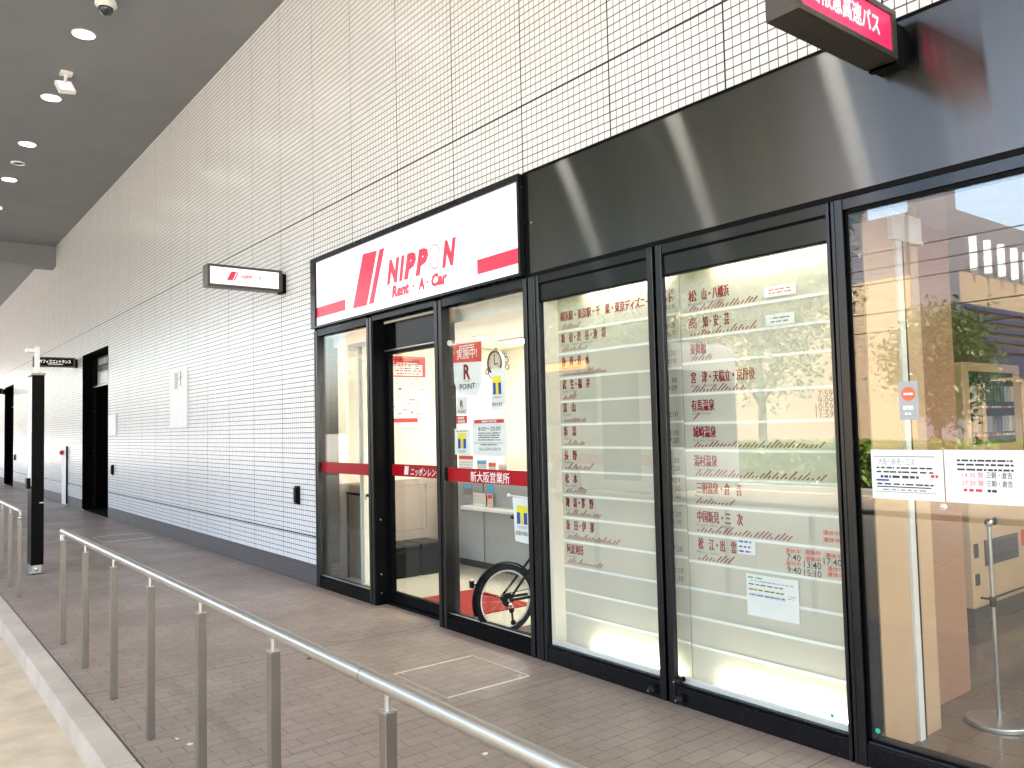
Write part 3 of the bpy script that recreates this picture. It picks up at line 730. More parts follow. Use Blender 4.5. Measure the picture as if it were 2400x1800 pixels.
# wall clock with scroll trim
ck = thing('wall_clock', 'round cream wall clock with dark scroll ornaments on the office back wall', 'clock', (-7.24, 2.0, 2.25))
ckx, cky, ckz = -7.24, 1.95, 2.265
mb = MB(); mb.cyl((ckx, cky, ckz), (ckx, cky + .04, ckz), .125, 'offwhite', 36); mb.build('dial', ck)
mb = MB(); mb.torus((ckx, cky, ckz), (0, 1, 0), .127, .012, 'signframe', 40, 8); mb.build('rim', ck)
mb = MB(); mb.box(ckx - .004, ckx + .004, cky - .008, cky - .004, ckz - .01, ckz + .09, 'blackprint'); mb.box(ckx, ckx + .065, cky - .008, cky - .004, ckz - .022, ckz - .010, 'blackprint')
mb.build('hands', ck)
mb = MB(); fc = front(cky - .003)
for q in range(12):
    a = R(90 - 30 * q); mb.text(str(q or 12), .045, ckx + .095 * math.cos(a), ckz + .095 * math.sin(a) - .015, fc, 'blackprint', 'CENTER')
mb.build('numerals', ck)
mb = MB()
for cx, cz, rr in ((.19, .02, .035), (.20, -.06, .03), (.175, .075, .02), (-.17, -.09, .03)):
    mb.torus((ckx + cx, cky + .02, ckz + cz), (0, 1, 0), rr, .006, 'signframe', 20, 6)
mb.torus((ckx + .02, cky + .02, ckz - .03), (0, 1, 0), .185, .006, 'signframe', 24, 6, None, R(100), R(220)); mb.torus((ckx, cky + .02, ckz + .14), (0, 1, 0), .022, .006, 'signframe', 16, 6)
mb.build('scroll_trim', ck)
# framed poster on the left wall
px = X0 + .004
ps = thing('wall_poster', 'red headed rental price poster in a white frame on the cream wall above the stools', 'poster', (px, 1.24, 1.58))
fs_ = side(px + .006)
mb = MB(); mb.box(px, px + .006, .96, 1.50, 1.580, 2.385, 'white'); mb.build('board', ps, .002)
def sp(y0, y1, z0, z1, mat, d=0.): mb.plate([(y0, z0), (y1, z0), (y1, z1), (y0, z1)], side(px + .0075 + d), mat, .001)
mb = MB()
sp(.975, 1.475, 2.275, 2.370, 'redprint'); sp(.975, 1.475, 2.135, 2.150, 'redprint'); sp(1.435, 1.475, 2.15, 2.275, 'redprint')
sp(.99, 1.36, 1.622, 1.668, 'redprint'); sp(1.375, 1.44, 1.655, 1.664, 'greenprint')
r_ = random.Random(4)
for zz in (2.255, 2.225, 2.198, 2.165): 
    y = 1.0
    while y < 1.40:
        w = r_.uniform(.01, .05); sp(y, min(y + w, 1.42), zz, zz + .014, r_.choice(('redprint', 'greyprint', 'pinkprint')), .0004); y += w + r_.uniform(.004, .02)
zz = 2.10
while zz > 1.69:
    y = .99
    while y < 1.40:
        w = r_.uniform(.02, .09); sp(y, min(y + w, 1.45), zz, zz + r_.choice((.006, .010, .028)), r_.choice(('pinkprint', 'greyprint', 'pinkprint', 'pinkprint', 'redprint')), .0004); y += w + r_.uniform(.01, .09)
    zz -= .038
lines(mb, side(px + .0082), 1.08, 1.40, [2.30, 2.325], 'darkred', .018, 3)
lines(mb, side(px + .0082), 1.10, 1.38, [2.285], 'white', .012, 5)
mb.tube([(px + .008, .99, 2.335), (px + .008, .985, 2.31), (px + .008, 1.01, 2.295), (px + .008, 1.06, 2.300)], .005, 'white', 6)
mb.build('print', ps)
# glass partition and white post by the left window
gp = thing('glass_partition', 'low glass partition with a black top rail inside the office window beside the tiled wall', 'partition', (-7.7, .46, 0))
mb = MB(); mb.box(-7.90, -7.58, .455, .463, .03, .86, 'glass'); mb.build('glass_panel', gp)
mb = MB(); mb.box(-7.92, -7.35, .445, .473, .87, .895, 'black'); mb.box(-7.915, -7.90, .448, .47, 0, .87, 'blackb'); mb.build('rail', gp, .002)
mb = MB(); mb.box(-7.555, -7.515, .42, .50, -.004, 2.40, 'offwhite'); mb.box(-7.50, -7.470, .42, .50, -.004, 2.40, 'cream'); mb.box(-7.515, -7.50, .43, .49, -.004, 2.40, 'blackprint')
tag(mb.build('door_post', bevel=.002), 'slim cream door post standing inside the office window beside the tiled wall', 'post')
mb = MB(); mb.box(-7.93, -7.60, .50, .72, -.004, .95, 'wains'); mb.box(-7.94, -7.59, .49, .73, .95, .975, 'tan')
tag(mb.build('side_cabinet', bevel=.003), 'taupe side cabinet behind the glass partition', 'cabinet')

# ------------------------------------------------------------------ banners and stickers on the rental office glass
def bn(name, label, cat, pts, y, mat='paper', t=.003):
    o = thing(name, label, cat, (sum(p[0] for p in pts) / len(pts), y, min(p[1] for p in pts)))
    mb = MB(); mb.plate(pts, front(y), mat, t); mb.build('sheet', o); return o
o = bn('hanging_banner', 'large white banner with red top and red letter R hung inside the office glass', 'banner', [(-5.262, 1.905), (-5.195, 1.795), (-4.960, 1.79), (-4.898, 1.875), (-4.895, 2.042), (-5.268, 2.058)], .060, 'paper')
f = front(.0575); f2 = front(.0565)
mb = MB(); mb.plate([(-5.272, 2.056), (-4.893, 2.040), (-4.892, 2.190), (-5.252, 2.200)], f, 'redprint', .004)
mb.text('実施中!', .085, -5.215, 2.083, f2, 'white', 'LEFT', .27, .007); lines(mb, f2, -5.18, -4.98, [2.152, 2.170], 'white', .010, 3)
mb.text('R', .16, -5.128, 1.920, f, 'darkred', 'LEFT', .088, .03); mb.plate([(-5.128, 1.902), (-5.040, 1.908), (-5.075, 1.900)], f, 'darkred', .0005)
mb.text('POiNT', .062, -5.183, 1.842, f, 'blackprint', 'LEFT', .205, .008); mb.build('print', o)
mb = MB(); mb.tube([(-5.30, .06, 2.203), (-4.88, .06, 2.192)], .005, 'white', 8); mb.cyl((-5.30, .04, 2.215), (-5.30, .06, 2.215), .022, 'white', 16); mb.build('rod', o)
o = bn('sticker', 'small square white sticker with a red letter R under the large banner', 'sticker', [(-5.21, 1.650), (-5.068, 1.648), (-5.062, 1.783), (-5.208, 1.789)], .042)
f = front(.0405); mb = MB(); mb.text('R', .075, -5.158, 1.705, f, 'darkred', 'LEFT', .042, .03); mb.plate([(-5.160, 1.694), (-5.112, 1.697), (-5.13, 1.692)], f, 'darkred', .0005); mb.text('POiNT', .034, -5.187, 1.660, f, 'blackprint', 'LEFT', .105, .008); mb.build('print', o)
o = bn('sticker', 'small red sticker with two white text lines under the square sticker', 'sticker', [(-5.215, 1.578), (-5.076, 1.580), (-5.074, 1.640), (-5.215, 1.642)], .042, 'redprint')
f = front(.0405); mb = MB(); lines(mb, f, -5.19, -5.10, [1.614], 'white', .018, 4, .006); lines(mb, f, -5.19, -5.10, [1.588], 'white', .018, 6, .006); mb.build('print', o)
def tmark(mb, f, x0, x1, z0, z1):
    zm = z1 - (z1 - z0) * .36; w = x1 - x0
    mb.plate([(x0, zm), (x1, zm), (x1 - .03 * w, z1), (x0 + .03 * w, z1)], f, 'yellowprint', .0005)
    mb.plate([(x0 + .37 * w, z0), (x0 + .63 * w, z0), (x0 + .63 * w, zm), (x0 + .37 * w, zm)], f, 'yellowprint', .0005)
    mb.plate([(x0 + .02 * w, z0), (x0 + .33 * w, z0), (x0 + .33 * w, zm), (x0 + .02 * w, zm)], f, 'blueprint', .0005)
    mb.plate([(x0 + .67 * w, z0), (x0 + .98 * w, z0), (x0 + .98 * w, zm), (x0 + .67 * w, zm)], f, 'blueprint', .0005)
o = bn('hanging_banner', 'white banner with a yellow and blue letter T under the clock', 'banner', [(-4.785, 1.672), (-4.618, 1.668), (-4.606, 1.970), (-4.775, 1.976)], .060)
f = front(.0575); mb = MB(); tmark(mb, f, -4.757, -4.655, 1.785, 1.916); mb.text('T-POINT', .022, -4.706, 1.755, f, 'greyprint', 'CENTER', .085); mb.text('貯まります', .03, -4.706, 1.700, f, 'blackprint', 'CENTER', .12, .01); mb.build('print', o)
o = bn('sticker', 'pale blue sticker with a yellow and blue letter T beside the opening hours sheet', 'sticker', [(-5.244, 1.343), (-5.031, 1.337), (-5.034, 1.534), (-5.242, 1.540)], .042)
f = front(.0405); mb = MB(); tmark(mb, f, -5.200, -5.088, 1.389, 1.504); mb.text('T-POINT', .026, -5.145, 1.358, f, 'blackprint', 'CENTER', .11); lines(mb, f, -5.22, -5.06, [1.518], 'greyprint', .008, 2); mb.build('print', o)
def hrs(mb, f):
    mb.plate([(-4.975, 1.577), (-4.612, 1.577), (-4.612, 1.602), (-4.975, 1.603)], f, 'redprint', .0004)
    lines(mb, front(.0392), -4.88, -4.70, [1.584], 'white', .012, 7)
    mb.text('8:00～20:00', .046, -4.79, 1.520, f, 'blackprint', 'CENTER', .275, .006)
    lines(mb, f, -4.93, -4.66, [1.500, 1.484, 1.468, 1.450], 'blackprint', .008, 11)
    mb.plate([(-4.98, 1.430), (-4.62, 1.430), (-4.62, 1.433), (-4.98, 1.433)], f, 'blackprint', .0004)
    lines(mb, f, -4.90, -4.69, [1.414], 'blackprint', .009, 12)
    mb.text('06-6394-0919', .034, -4.79, 1.375, f, 'blackprint', 'CENTER', .26)
sheet('opening_hours_sheet', 'white sheet of opening hours with a red heading on the office glass', 'notice', -5.005, -4.585, 1.335, 1.615, .042, hrs)
o = bn('hanging_banner', 'white banner with a yellow and blue letter T low beside the black post', 'banner', [(-4.535, .745), (-4.36, .732), (-4.36, 1.045), (-4.556, 1.048)], .060)
f = front(.0575); mb = MB(); tmark(mb, f, -4.512, -4.392, .866, .992); mb.text('T-POINT', .028, -4.452, .835, f, 'greyprint', 'CENTER', .105); mb.text('お取り扱い', .034, -4.45, .790, f, 'blackprint', 'CENTER', .15, .01); mb.build('print', o)
mb = MB(); mb.tube([(-4.60, .06, 1.060), (-4.36, .06, 1.052)], .005, 'white', 8); mb.sphere((-4.60, .06, 1.060), .014, 'white', 12, 8); mb.build('rod', o)

# ------------------------------------------------------------------ folding bicycle (its own +x is forward, +z up, -y is its right side)
bk = thing('bicycle', 'black small wheeled bicycle with a silver rim parked inside the office glass', 'bicycle', (-4.884, .225, 0))
BT = Matrix.Translation((-4.884, .225, .262)) @ Matrix.Rotation(R(83), 4, 'Z')
RW = .258
def wheel(cx, rear):
    mb = MB(); mb.torus((cx, 0, 0), (0, 1, 0), RW - .022, .022, 'rubber', 64, 12, BT); ty = mb.build('wheel', bk)
    mb = MB(); mb.torus((cx, 0, 0), (0, 1, 0), RW - .047, .0095, 'white', 64, 8, BT); mb.build('rim', ty)
    mb = MB()
    for i in range(28):
        a = 2 * math.pi * i / 28; s_ = 1 if i % 2 else -1; a2 = a + (.5 if (i // 2) % 2 else -.5)
        mb.tube([(cx + .018 * math.cos(a2), s_ * .028, .018 * math.sin(a2)), (cx + (RW - .05) * math.cos(a), 0, (RW - .05) * math.sin(a))], .0011, 'steel', 5, False, False, BT)
    mb.build('spokes', ty)
    mb = MB(); mb.cyl((cx, -.055, 0), (cx, .055, 0), .014, 'black', 16, BT); mb.cyl((cx, .026, 0), (cx, .032, 0), .026, 'black', 20, BT); mb.cyl((cx, -.032, 0), (cx, -.026, 0), .026, 'black', 20, BT)
    mb.cyl((cx, -.066, 0), (cx, .066, 0), .005, 'chrome', 10, BT); mb.build('hub', ty)
    mb = MB(); vs = []; fs = []; n = 40
    a0, a1 = (R(15), R(200)) if rear else (R(20), R(165))
    for i in range(n):
        a = a0 + (a1 - a0) * i / (n - 1)
        for (w, dr_) in ((-.026, -.006), (-.015, .003), (0, .006), (.015, .003), (.026, -.006)):
            rr = RW + .014 + dr_; vs.append((cx + rr * math.cos(a), w, rr * math.sin(a)))
    for i in range(n - 1):
        for j in range(4): fs.append((i * 5 + j, i * 5 + j + 1, i * 5 + j + 6, i * 5 + j + 5))
    mb.add(vs, fs, 'black', True, BT); mb.tube([(cx, .045, 0), (cx - .255 if rear else cx - .2, .03, .085 if rear else .19)], .0025, 'black', 6, True, False, BT)
    mb.tube([(cx, -.045, 0), (cx - .255 if rear else cx - .2, -.03, .085 if rear else .19)], .0025, 'black', 6, True, False, BT)
    fe = mb.build('mudguard', bk)
    sm_ = fe.modifiers.new('solid', 'SOLIDIFY'); sm_.thickness = .002
wheel(0, True); wheel(.98, False)
mb = MB()
for i, (r0, yy) in enumerate(((.050, -.038), (.044, -.043), (.038, -.048), (.032, -.053))): mb.cyl((0, yy, 0), (0, yy + .003, 0), r0, 'black', 24, BT)
mb.cyl((0, -.062, 0), (0, -.054, 0), .016, 'chrome', 14, BT); mb.build('sprockets', bk)
mb = MB(); mb.tube([(0.005, -.065, -.02), (.012, -.075, -.055)], [.014, .012], 'chrome', 10, True, False, BT); mb.tube([(.012, -.068, -.06), (.025, -.06, -.165)], .008, 'black', 8, True, False, BT)
mb.cyl((.014, -.070, -.075), (.014, -.058, -.075), .020, 'black', 16, BT); mb.cyl((.026, -.068, -.165), (.026, -.056, -.165), .019, 'black', 16, BT); mb.sphere((.0, -.072, -.03), .017, 'chrome', 10, 8, BT)
mb.build('derailleur', bk)
mb = MB()
mb.tube([(0, -.043, .049), (.42, -.045, .075)], .003, 'black', 6, True, False, BT); mb.tube([(.026, -.06, -.184), (.41, -.045, -.062)], .003, 'black', 6, True, False, BT); mb.build('chain', bk)
mb = MB()
for s_ in (-1, 1):
    mb.tube([(0, s_ * .062, 0), (.30, s_ * .045, .0), (.42, s_ * .03, .0)], [.010, .012, .012], 'black', 10, True, False, BT)
    mb.tube([(0, s_ * .062, .005), (.20, s_ * .045, .21), (.30, s_ * .02, .33)], [.009, .010, .010], 'black', 10, True, False, BT)
mb.tube([(.42, 0, -.02), (.33, 0, .22), (.27, 0, .40)], .019, 'black', 12, True, False, BT)
mb.tube([(.36, 0, .12), (.62, 0, .17), (.86, 0, .36)], [.026, .030, .028], 'black', 12, True, False, BT)
mb.tube([(.885, 0, .30), (.835, 0, .47)], .021, 'black', 12, True, False, BT)
for s_ in (-1, 1): mb.tube([(.89, s_ * .02, .29), (.91, s_ * .05, .22), (.98, s_ * .055, 0)], [.012, .013, .008], 'black', 10, True, False, BT)
mb.cyl((.42, -.05, 0), (.42, .05, 0), .022, 'black', 16, BT)
mb.build('frame', bk)
mb = MB(); mb.tube([(.27, 0, .38), (.225, 0, .56)], .014, 'steel', 12, True, False, BT); mb.build('seat_post', bk)
mb = MB(); mb.sphere((.17, 0, .60), .1, 'leather', 18, 10, BT, (1.0, .85, .30)); mb.sphere((.28, 0, .602), .1, 'leather', 18, 10, BT, (1.1, .34, .24)); mb.build('saddle', bk)
mb = MB(); mb.tube([(.835, 0, .46), (.775, 0, .66)], .015, 'black', 12, True, False, BT); mb.tube([(.70, -.28, .70), (.76, -.12, .68), (.775, 0, .67), (.76, .12, .68), (.70, .28, .70)], .012, 'steel', 10, True, False, BT); mb.build('handlebar', bk)
mb = MB(); mb.torus((.42, -.046, 0), (0, 1, 0), .082, .004, 'steel', 36, 6, BT)
for s_ in (-1, 1):
    mb.tube([(.42, s_ * .06, 0), (.42 + s_ * .09, s_ * .068, -s_ * .13)], .009, 'steel', 8, True, False, BT)
    mb.box(.42 + s_ * .09 - .045, .42 + s_ * .09 + .045, s_ * .075, s_ * .155, -s_ * .13 - .012, -s_ * .13 + .012, 'black', BT)
mb.build('crankset', bk)
mb = MB(); mb.box(-.292, -.272, -.02, .02, .115, .165, 'black', BT); mb.box(-.275, -.24, -.006, .006, .13, .14, 'black', BT); mb.box(-.30, -.262, -.022, .022, .168, .176, 'steel', BT); mb.build('rear_reflector', bk)

# ------------------------------------------------------------------ ticket room interior
tr2 = thing('ticket_room', 'tan panelled bus ticket room behind the wide ticket window', 'room', (0, 2, 0))
mb = MB(); mb.box(-5, 6, .08, 7, -.1, -.003, 'roomfloor'); mb.build('floor', tr2)
mb = MB(); mb.box(-2.02, -1.95, .16, .455, -.003, 2.62, 'tan'); mb.box(-2.02, -1.95, .512, .70, -.003, 2.62, 'tan'); mb.build('tan_panel', tr2)
mb = MB(); mb.box(-2.02, -1.935, .455, .512, -.003, 2.44, 'offwhite'); mb.box(-2.02, -1.930, .505, .512, -.003, 2.44, 'blackprint'); mb.build('door_jamb', tr2)
mb = MB(); mb.box(-2.02, -1.925, .40, .70, 2.44, 2.56, 'white'); mb.box(-2.02, -1.92, .395, .705, 2.42, 2.44, 'offwhite'); mb.build('lintel_box', tr2)
mb = MB(); mb.box(-2.5, -2.10, .98, 1.40, -.003, 2.62, 'pink'); mb.build('pillar', tr2)
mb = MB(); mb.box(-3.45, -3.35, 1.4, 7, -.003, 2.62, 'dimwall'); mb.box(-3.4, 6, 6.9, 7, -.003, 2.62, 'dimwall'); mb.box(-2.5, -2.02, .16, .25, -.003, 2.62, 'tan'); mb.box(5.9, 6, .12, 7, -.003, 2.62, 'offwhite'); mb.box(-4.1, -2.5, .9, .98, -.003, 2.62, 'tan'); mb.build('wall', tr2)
mb = MB(); mb.box(-5, 6, .06, 7, 2.62, 2.72, 'offwhite'); mb.build('ceiling', tr2)
panel_lamp('long lit ceiling panel over the near side of the ticket room', -.6, 1.4, .9, 1.3, 2.62, 'ticketlamp')
panel_lamp('long lit ceiling panel over the far side of the ticket room', -.6, 1.4, 3.0, 3.4, 2.62, 'ticketlamp')
# vending machine facing +x
vm = thing('vending_machine', 'cream vending machine with a drinks window behind the ticket room glass', 'vending machine', (-3.0, 3.35, 0))
mb = MB(); mb.box(-3.32, -2.66, 2.84, 3.90, .13, 1.95, 'tan'); mb.build('cabinet', vm, .012)
mb = MB(); mb.box(-3.30, -2.67, 2.86, 3.88, 0, .13, 'blackprint'); mb.build('base', vm)
mb = MB(); mb.box(-2.70, -2.652, 2.94, 3.73, 1.33, 1.88, 'darkglass'); mb.build('display_window', vm)
mb = MB(); rr_ = random.Random(8)
for zz in (1.42, 1.65):
    for i in range(12):
        y = 2.98 + i * .062; mb.cyl((-2.648, y, zz), (-2.648, y, zz + .12), .022, rr_.choice(('navy', 'greyprint', 'leather', 'leaf1', 'greyprint', 'bark', 'tan')), 10)
mb.build('drinks', vm)
mb = MB()
for zz in (1.385, 1.60): mb.box(-2.652, -2.642, 2.95, 3.72, zz, zz + .018, 'greyprint')
for i in range(12):
    for zz in (1.388, 1.603): mb.box(-2.642, -2.639, 2.975 + i * .062, 2.998 + i * .062, zz, zz + .013, rr_.choice(('yellowprint', 'redprint', 'white')))
mb.build('button_strip', vm)
mb = MB(); mb.box(-2.67, -2.652, 3.05, 3.66, .42, .61, 'blackprint'); mb.box(-2.655, -2.648, 3.09, 3.62, .48, .59, 'darkglass'); mb.build('dispensing_slot', vm)
mb = MB(); mb.cyl((-2.66, 3.25, .74), (-2.650, 3.25, .74), .035, 'steel', 20); mb.box(-2.66, -2.65, 2.87, 2.93, .50, .60, 'blackprint'); mb.box(-2.66, -2.65, 2.87, 2.93, .30, .38, 'blackprint'); mb.box(-2.66, -2.65, 3.74, 3.80, .5, .62, 'redprint'); mb.build('coin_fittings', vm)
mb = MB(); mb.tube([(-2.60, 2.95, .20), (-2.60, 3.85, .20)], .008, 'black', 8); mb.tube([(-2.60, 2.95, .20), (-2.66, 2.95, .20)], .008, 'black', 8); mb.build('kick_rail', vm)
# stanchion
sc_ = thing('rope_stanchion', 'thin steel stanchion pole on a round base behind the ticket room glass', 'stanchion', (-1.785, .965, 0))
mb = MB(); mb.cyl((-1.785, .965, 0), (-1.785, .965, .012), .155, 'steel', 40); mb.sphere((-1.785, .965, .012), .15, 'steel', 40, 8, None, (1, 1, .12)); mb.build('base', sc_)
mb = MB(); mb.cyl((-1.785, .965, .02), (-1.785, .965, .98), .010, 'steel', 14); mb.cyl((-1.785, .965, .58), (-1.785, .965, .63), .016, 'black', 14); mb.sphere((-1.785, .965, 1.0), .022, 'steel', 14, 10); mb.build('pole', sc_)

# ------------------------------------------------------------------ projecting signs
def proj_sign(name, label, x0, x1, ya, yb, z0, z1, facemat, draw, bracket=True):
    o = thing(name, label, 'sign', ((x0 + x1) / 2, 0, z0))
    b = .026
    mb = MB(); mb.box(x0, x1 - .012, ya, yb, z0, z1, 'signframe')
    mb.box(x1 - .012, x1, ya, yb, z0, z0 + b, 'signframe'); mb.box(x1 - .012, x1, ya, yb, z1 - b, z1, 'signframe'); mb.box(x1 - .012, x1, ya, ya + b, z0 + b, z1 - b, 'signframe'); mb.box(x1 - .012, x1, yb - b * 1.6, yb, z0 + b, z1 - b, 'signframe')
    mb.build('case', o, .002)
    mb = MB(); mb.box(x1 - .0115, x1 - .006, ya + b, yb - b * 1.6, z0 + b, z1 - b, facemat); mb.build('sign_face', o)
    mb = MB(); draw(mb, side(x1 - .0035)); mb.build('lettering', o)
    mb = MB(); mb.box(x0 + .02, x1 - .02, yb, -.0, z0 - .01, z1 - .03, 'black'); mb.box(x0 + .01, x1 - .01, yb + .0, yb + .03, z0 - .012, z0 + .02, 'black'); mb.build('bracket', o)
    return o
def dred(mb, f):
    mb.text('阪急高速バス', .098, -.775 + .10, 3.137, f, 'signwhite', 'LEFT', .435, .02, 0)
    mb.text('回', .098, -.765, 3.137, f, 'signwhite', 'LEFT', .07, .02, 0)
proj_sign('projecting_sign', 'crimson lit projecting bus sign jutting out over the timetable windows', -1.76, -1.6175, -.842, -.10, 3.065, 3.275, 'signcrimson', dred)
def dnip(mb, f):
    mb.plate([(-.651, 3.137), (-.590, 3.137), (-.545, 3.230), (-.602, 3.230)], f, 'signred', .001); mb.plate([(-.580, 3.137), (-.565, 3.137), (-.522, 3.230), (-.537, 3.230)], f, 'signred', .001)
    mb.text('NIPP', .058, -.505, 3.165, f, 'signred', 'LEFT', .125, .03, .25); mb.text('N', .058, -.312, 3.165, f, 'signred', 'LEFT', .035, .03, .25)
    mb.torus((-8.3655, -.345, 3.187), (1, 0, 0), .020, .0015, 'signred', 20, 4)
proj_sign('projecting_sign', 'small white lit projecting sign with a red logo on the tiles before the rental office', -8.53, -8.367, -.846, -.05, 3.063, 3.292, 'signface', dnip)
def dblk(mb, f):
    mb.text('オフィスエントランス', .085, -.74, 3.160, f, 'signwhite', 'LEFT', .60, .02); mb.text('Office Entrance', .045, -.58, 3.122, f, 'signwhite', 'LEFT', .28, .01)
proj_sign('projecting_sign', 'dark projecting sign with white lettering beyond the black pylon', -20.08, -19.915, -.86, -.05, 3.075, 3.285, 'black', dblk)
proj_sign('projecting_sign', 'tiny dark projecting sign by the second, more distant doorway', -32.90, -32.74, -.86, -.05, 3.08, 3.275, 'black', lambda mb, f: lines(mb, f, -.6, -.3, [3.14], 'signwhite', .06, 3))

# ------------------------------------------------------------------ dark doorways far along the wall
def doorway(label, x0, x1, txt):
    o = thing('shop_doorway', label, 'doorway', ((x0 + x1) / 2, 0, 0))
    mb = MB(); mb.box(x0 + .03, x1 - .03, T + 1.2, T + 1.25, 0, DT, 'void'); mb.box(x0, x0 + .03, .0, T + 1.25, 0, DT, 'void'); mb.box(x1 - .03, x1, .0, T + 1.25, 0, DT, 'void'); mb.box(x0, x1, .0, T + 1.25, DT - .03, DT - .002, 'void'); mb.build('reveal', o)
    mb = MB(); mb.box(x0 + .03, x1 - .03, .02, T + 1.2, -.05, .002, 'void'); mb.build('threshold', o)
    xs0 = x0 + .30
    mb = MB(); mb.box(xs0, x1 - .03, .24, .27, 2.62, 3.22, 'greypanel'); mb.build('sign_panel', o)
    f = front(.238)
    mb = MB(); mb.plate([(xs0, 2.92), (x1 - .03, 2.92), (x1 - .03, 3.22), (xs0, 3.22)], f, 'blackprint', .001)
    mb.plate([(xs0 + .25, 2.66), (x1 - .2, 2.66), (x1 - .2, 2.88), (xs0 + .25, 2.88)], f, 'white', .001)
    lines(mb, front(.236), xs0 + .1, x1 - .1, [3.06], 'white', .12, 3, .05); lines(mb, front(.236), xs0 + .5, x1 - .1, [2.98, 2.945], 'greypanel', .018, 5, .05); mb.build('sign_print', o)
    mb = MB(); mb.box(x0 + .03, x1 - .03, .20, .235, 2.60, 2.62, 'steel'); mb.box(x0 + .03, x0 + .10, .2, .26, 0, 3.22, 'blackb'); mb.build('frame', o)
    return o
doorway('tall dark shop doorway with a white lettered sign panel under its lintel', -19.42, -16.95, 'ロータリー')
doorway('farther dark doorway seen past the black pylon', -32.77, -30.42, 'ホテル')

# ------------------------------------------------------------------ plates and boxes on the tiled wall
def wallplate(label, x0, x1, z0, z1, draw=None, name='wall_plate'):
    o = thing(name, label, 'plate', ((x0 + x1) / 2, 0, z0))
    mb = MB(); mb.box(x0, x1, -.02, 0, z0, z1, 'white'); mb.build('plate', o, .002)
    if draw: mb = MB(); draw(mb, front(-.0212)); mb.build('print', o)
    return o
def dpl(mb, f):
    lines(mb, f, -12.50, -12.34, [2.43, 2.40, 2.37, 2.34, 2.31, 2.28, 2.25, 2.22], 'greyprint', .018, 3)
    mb.tube([(-12.20, -.024, 2.47), (-12.20, -.024, 2.25)], .004, 'greyprint', 6); mb.tube([(-12.28, -.024, 2.36), (-12.12, -.024, 2.38)], .004, 'greyprint', 6)
wallplate('tall white guide plate with small grey print on the tiled wall', -12.757, -11.915, 1.64, 2.505, dpl)
wallplate('plain white plate low on the tiled wall touching the dark doorway', -16.86, -16.25, 1.562, 1.945)
def keybox(label, x, z):
    o = thing('wall_box', label, 'box', (x, 0, z))
    mb = MB(); mb.box(x - .045, x + .045, -.03, 0, z - .095, z + .095, 'black'); mb.build('back_plate', o, .004)
    mb = MB(); mb.box(x - .034, x + .034, -.045, -.03, z - .078, z + .078, 'black'); mb.build('cover', o, .006)
    return o
keybox('small dark outlet box on the tiled wall beside the rental office shopfront', -8.117, .885)
keybox('small dark outlet box on the tiled wall beside the dark doorway', -16.519, .92)
keybox('small dark outlet box on the far tiled wall beyond the black pylon', -29.9, .95)
# hydrant standpipe
hy = thing('hydrant_panel', 'slim white fire hydrant cover with a red lamp on the far tiled wall', 'fire hydrant', (-21.35, 0, 0))
mb = MB(); mb.box(-21.62, -21.08, -.035, 0, 0, 1.33, 'white'); mb.build('cover', hy, .004)
mb = MB(); mb.box(-21.08, -21.06, -.037, 0, 0.02, 1.34, 'black'); mb.build('edge_trim', hy)
mb = MB(); mb.sphere((-21.40, -.07, 1.19), .055, 'redprint', 16, 10); mb.build('red_lamp', hy)

# ------------------------------------------------------------------ black pylon with a bracket on top
py = thing('black_pylon', 'tall black slim pylon on a steel foot with a white bracket on top', 'pylon', (-10.78, -2.06, 0))
PX0, PX1, PY0, PY1 = -11.0, -10.70, -2.09, -1.963
mb = MB(); mb.box(PX0, PX1, PY0, PY1, .10, 2.27, 'black'); mb.build('body', py, .006)
mb = MB(); mb.box(PX0 + .03, PX1 - .003, PY0 - .0035, PY0 - .0005, 1.0, 2.25, 'offwhite'); mb.build('side_strip', py)
mb = MB(); mb.box(PX0 + .03, PX1 - .02, PY0 + .012, PY1 - .02, .008, .10, 'steel'); mb.box(PX0 - .02, PX1 + .02, PY0 - .02, PY1 + .02, 0, .008, 'blackb'); mb.build('foot', py, .002)
mb = MB(); mb.sphere((PX1 - .012, -2.03, .055), .02, 'chrome', 14, 10); mb.build('lock_bolt', py)
mb = MB(); mb.box(PX0 - .01, PX1 + .01, PY0 - .01, PY1 + .01, 2.27, 2.295, 'steelb'); mb.build('cap', py)
mb = MB(); mb.box(-10.80, -10.71, -2.055, -2.012, 2.295, 2.60, 'white'); mb.box(-10.80, -10.71, -2.15, -2.055, 2.535, 2.575, 'white'); mb.build('bracket', py, .004)
mb = MB(); mb.box(-10.86, -10.72, PY0 - .045, PY0 - .0036, .97, 1.09, 'black'); mb.build('handle_box', py, .004)
mb = MB(); mb.box(PX1, PX1 + .012, -2.01, -1.963, .800, .812, 'steel'); mb.build('latch', py)

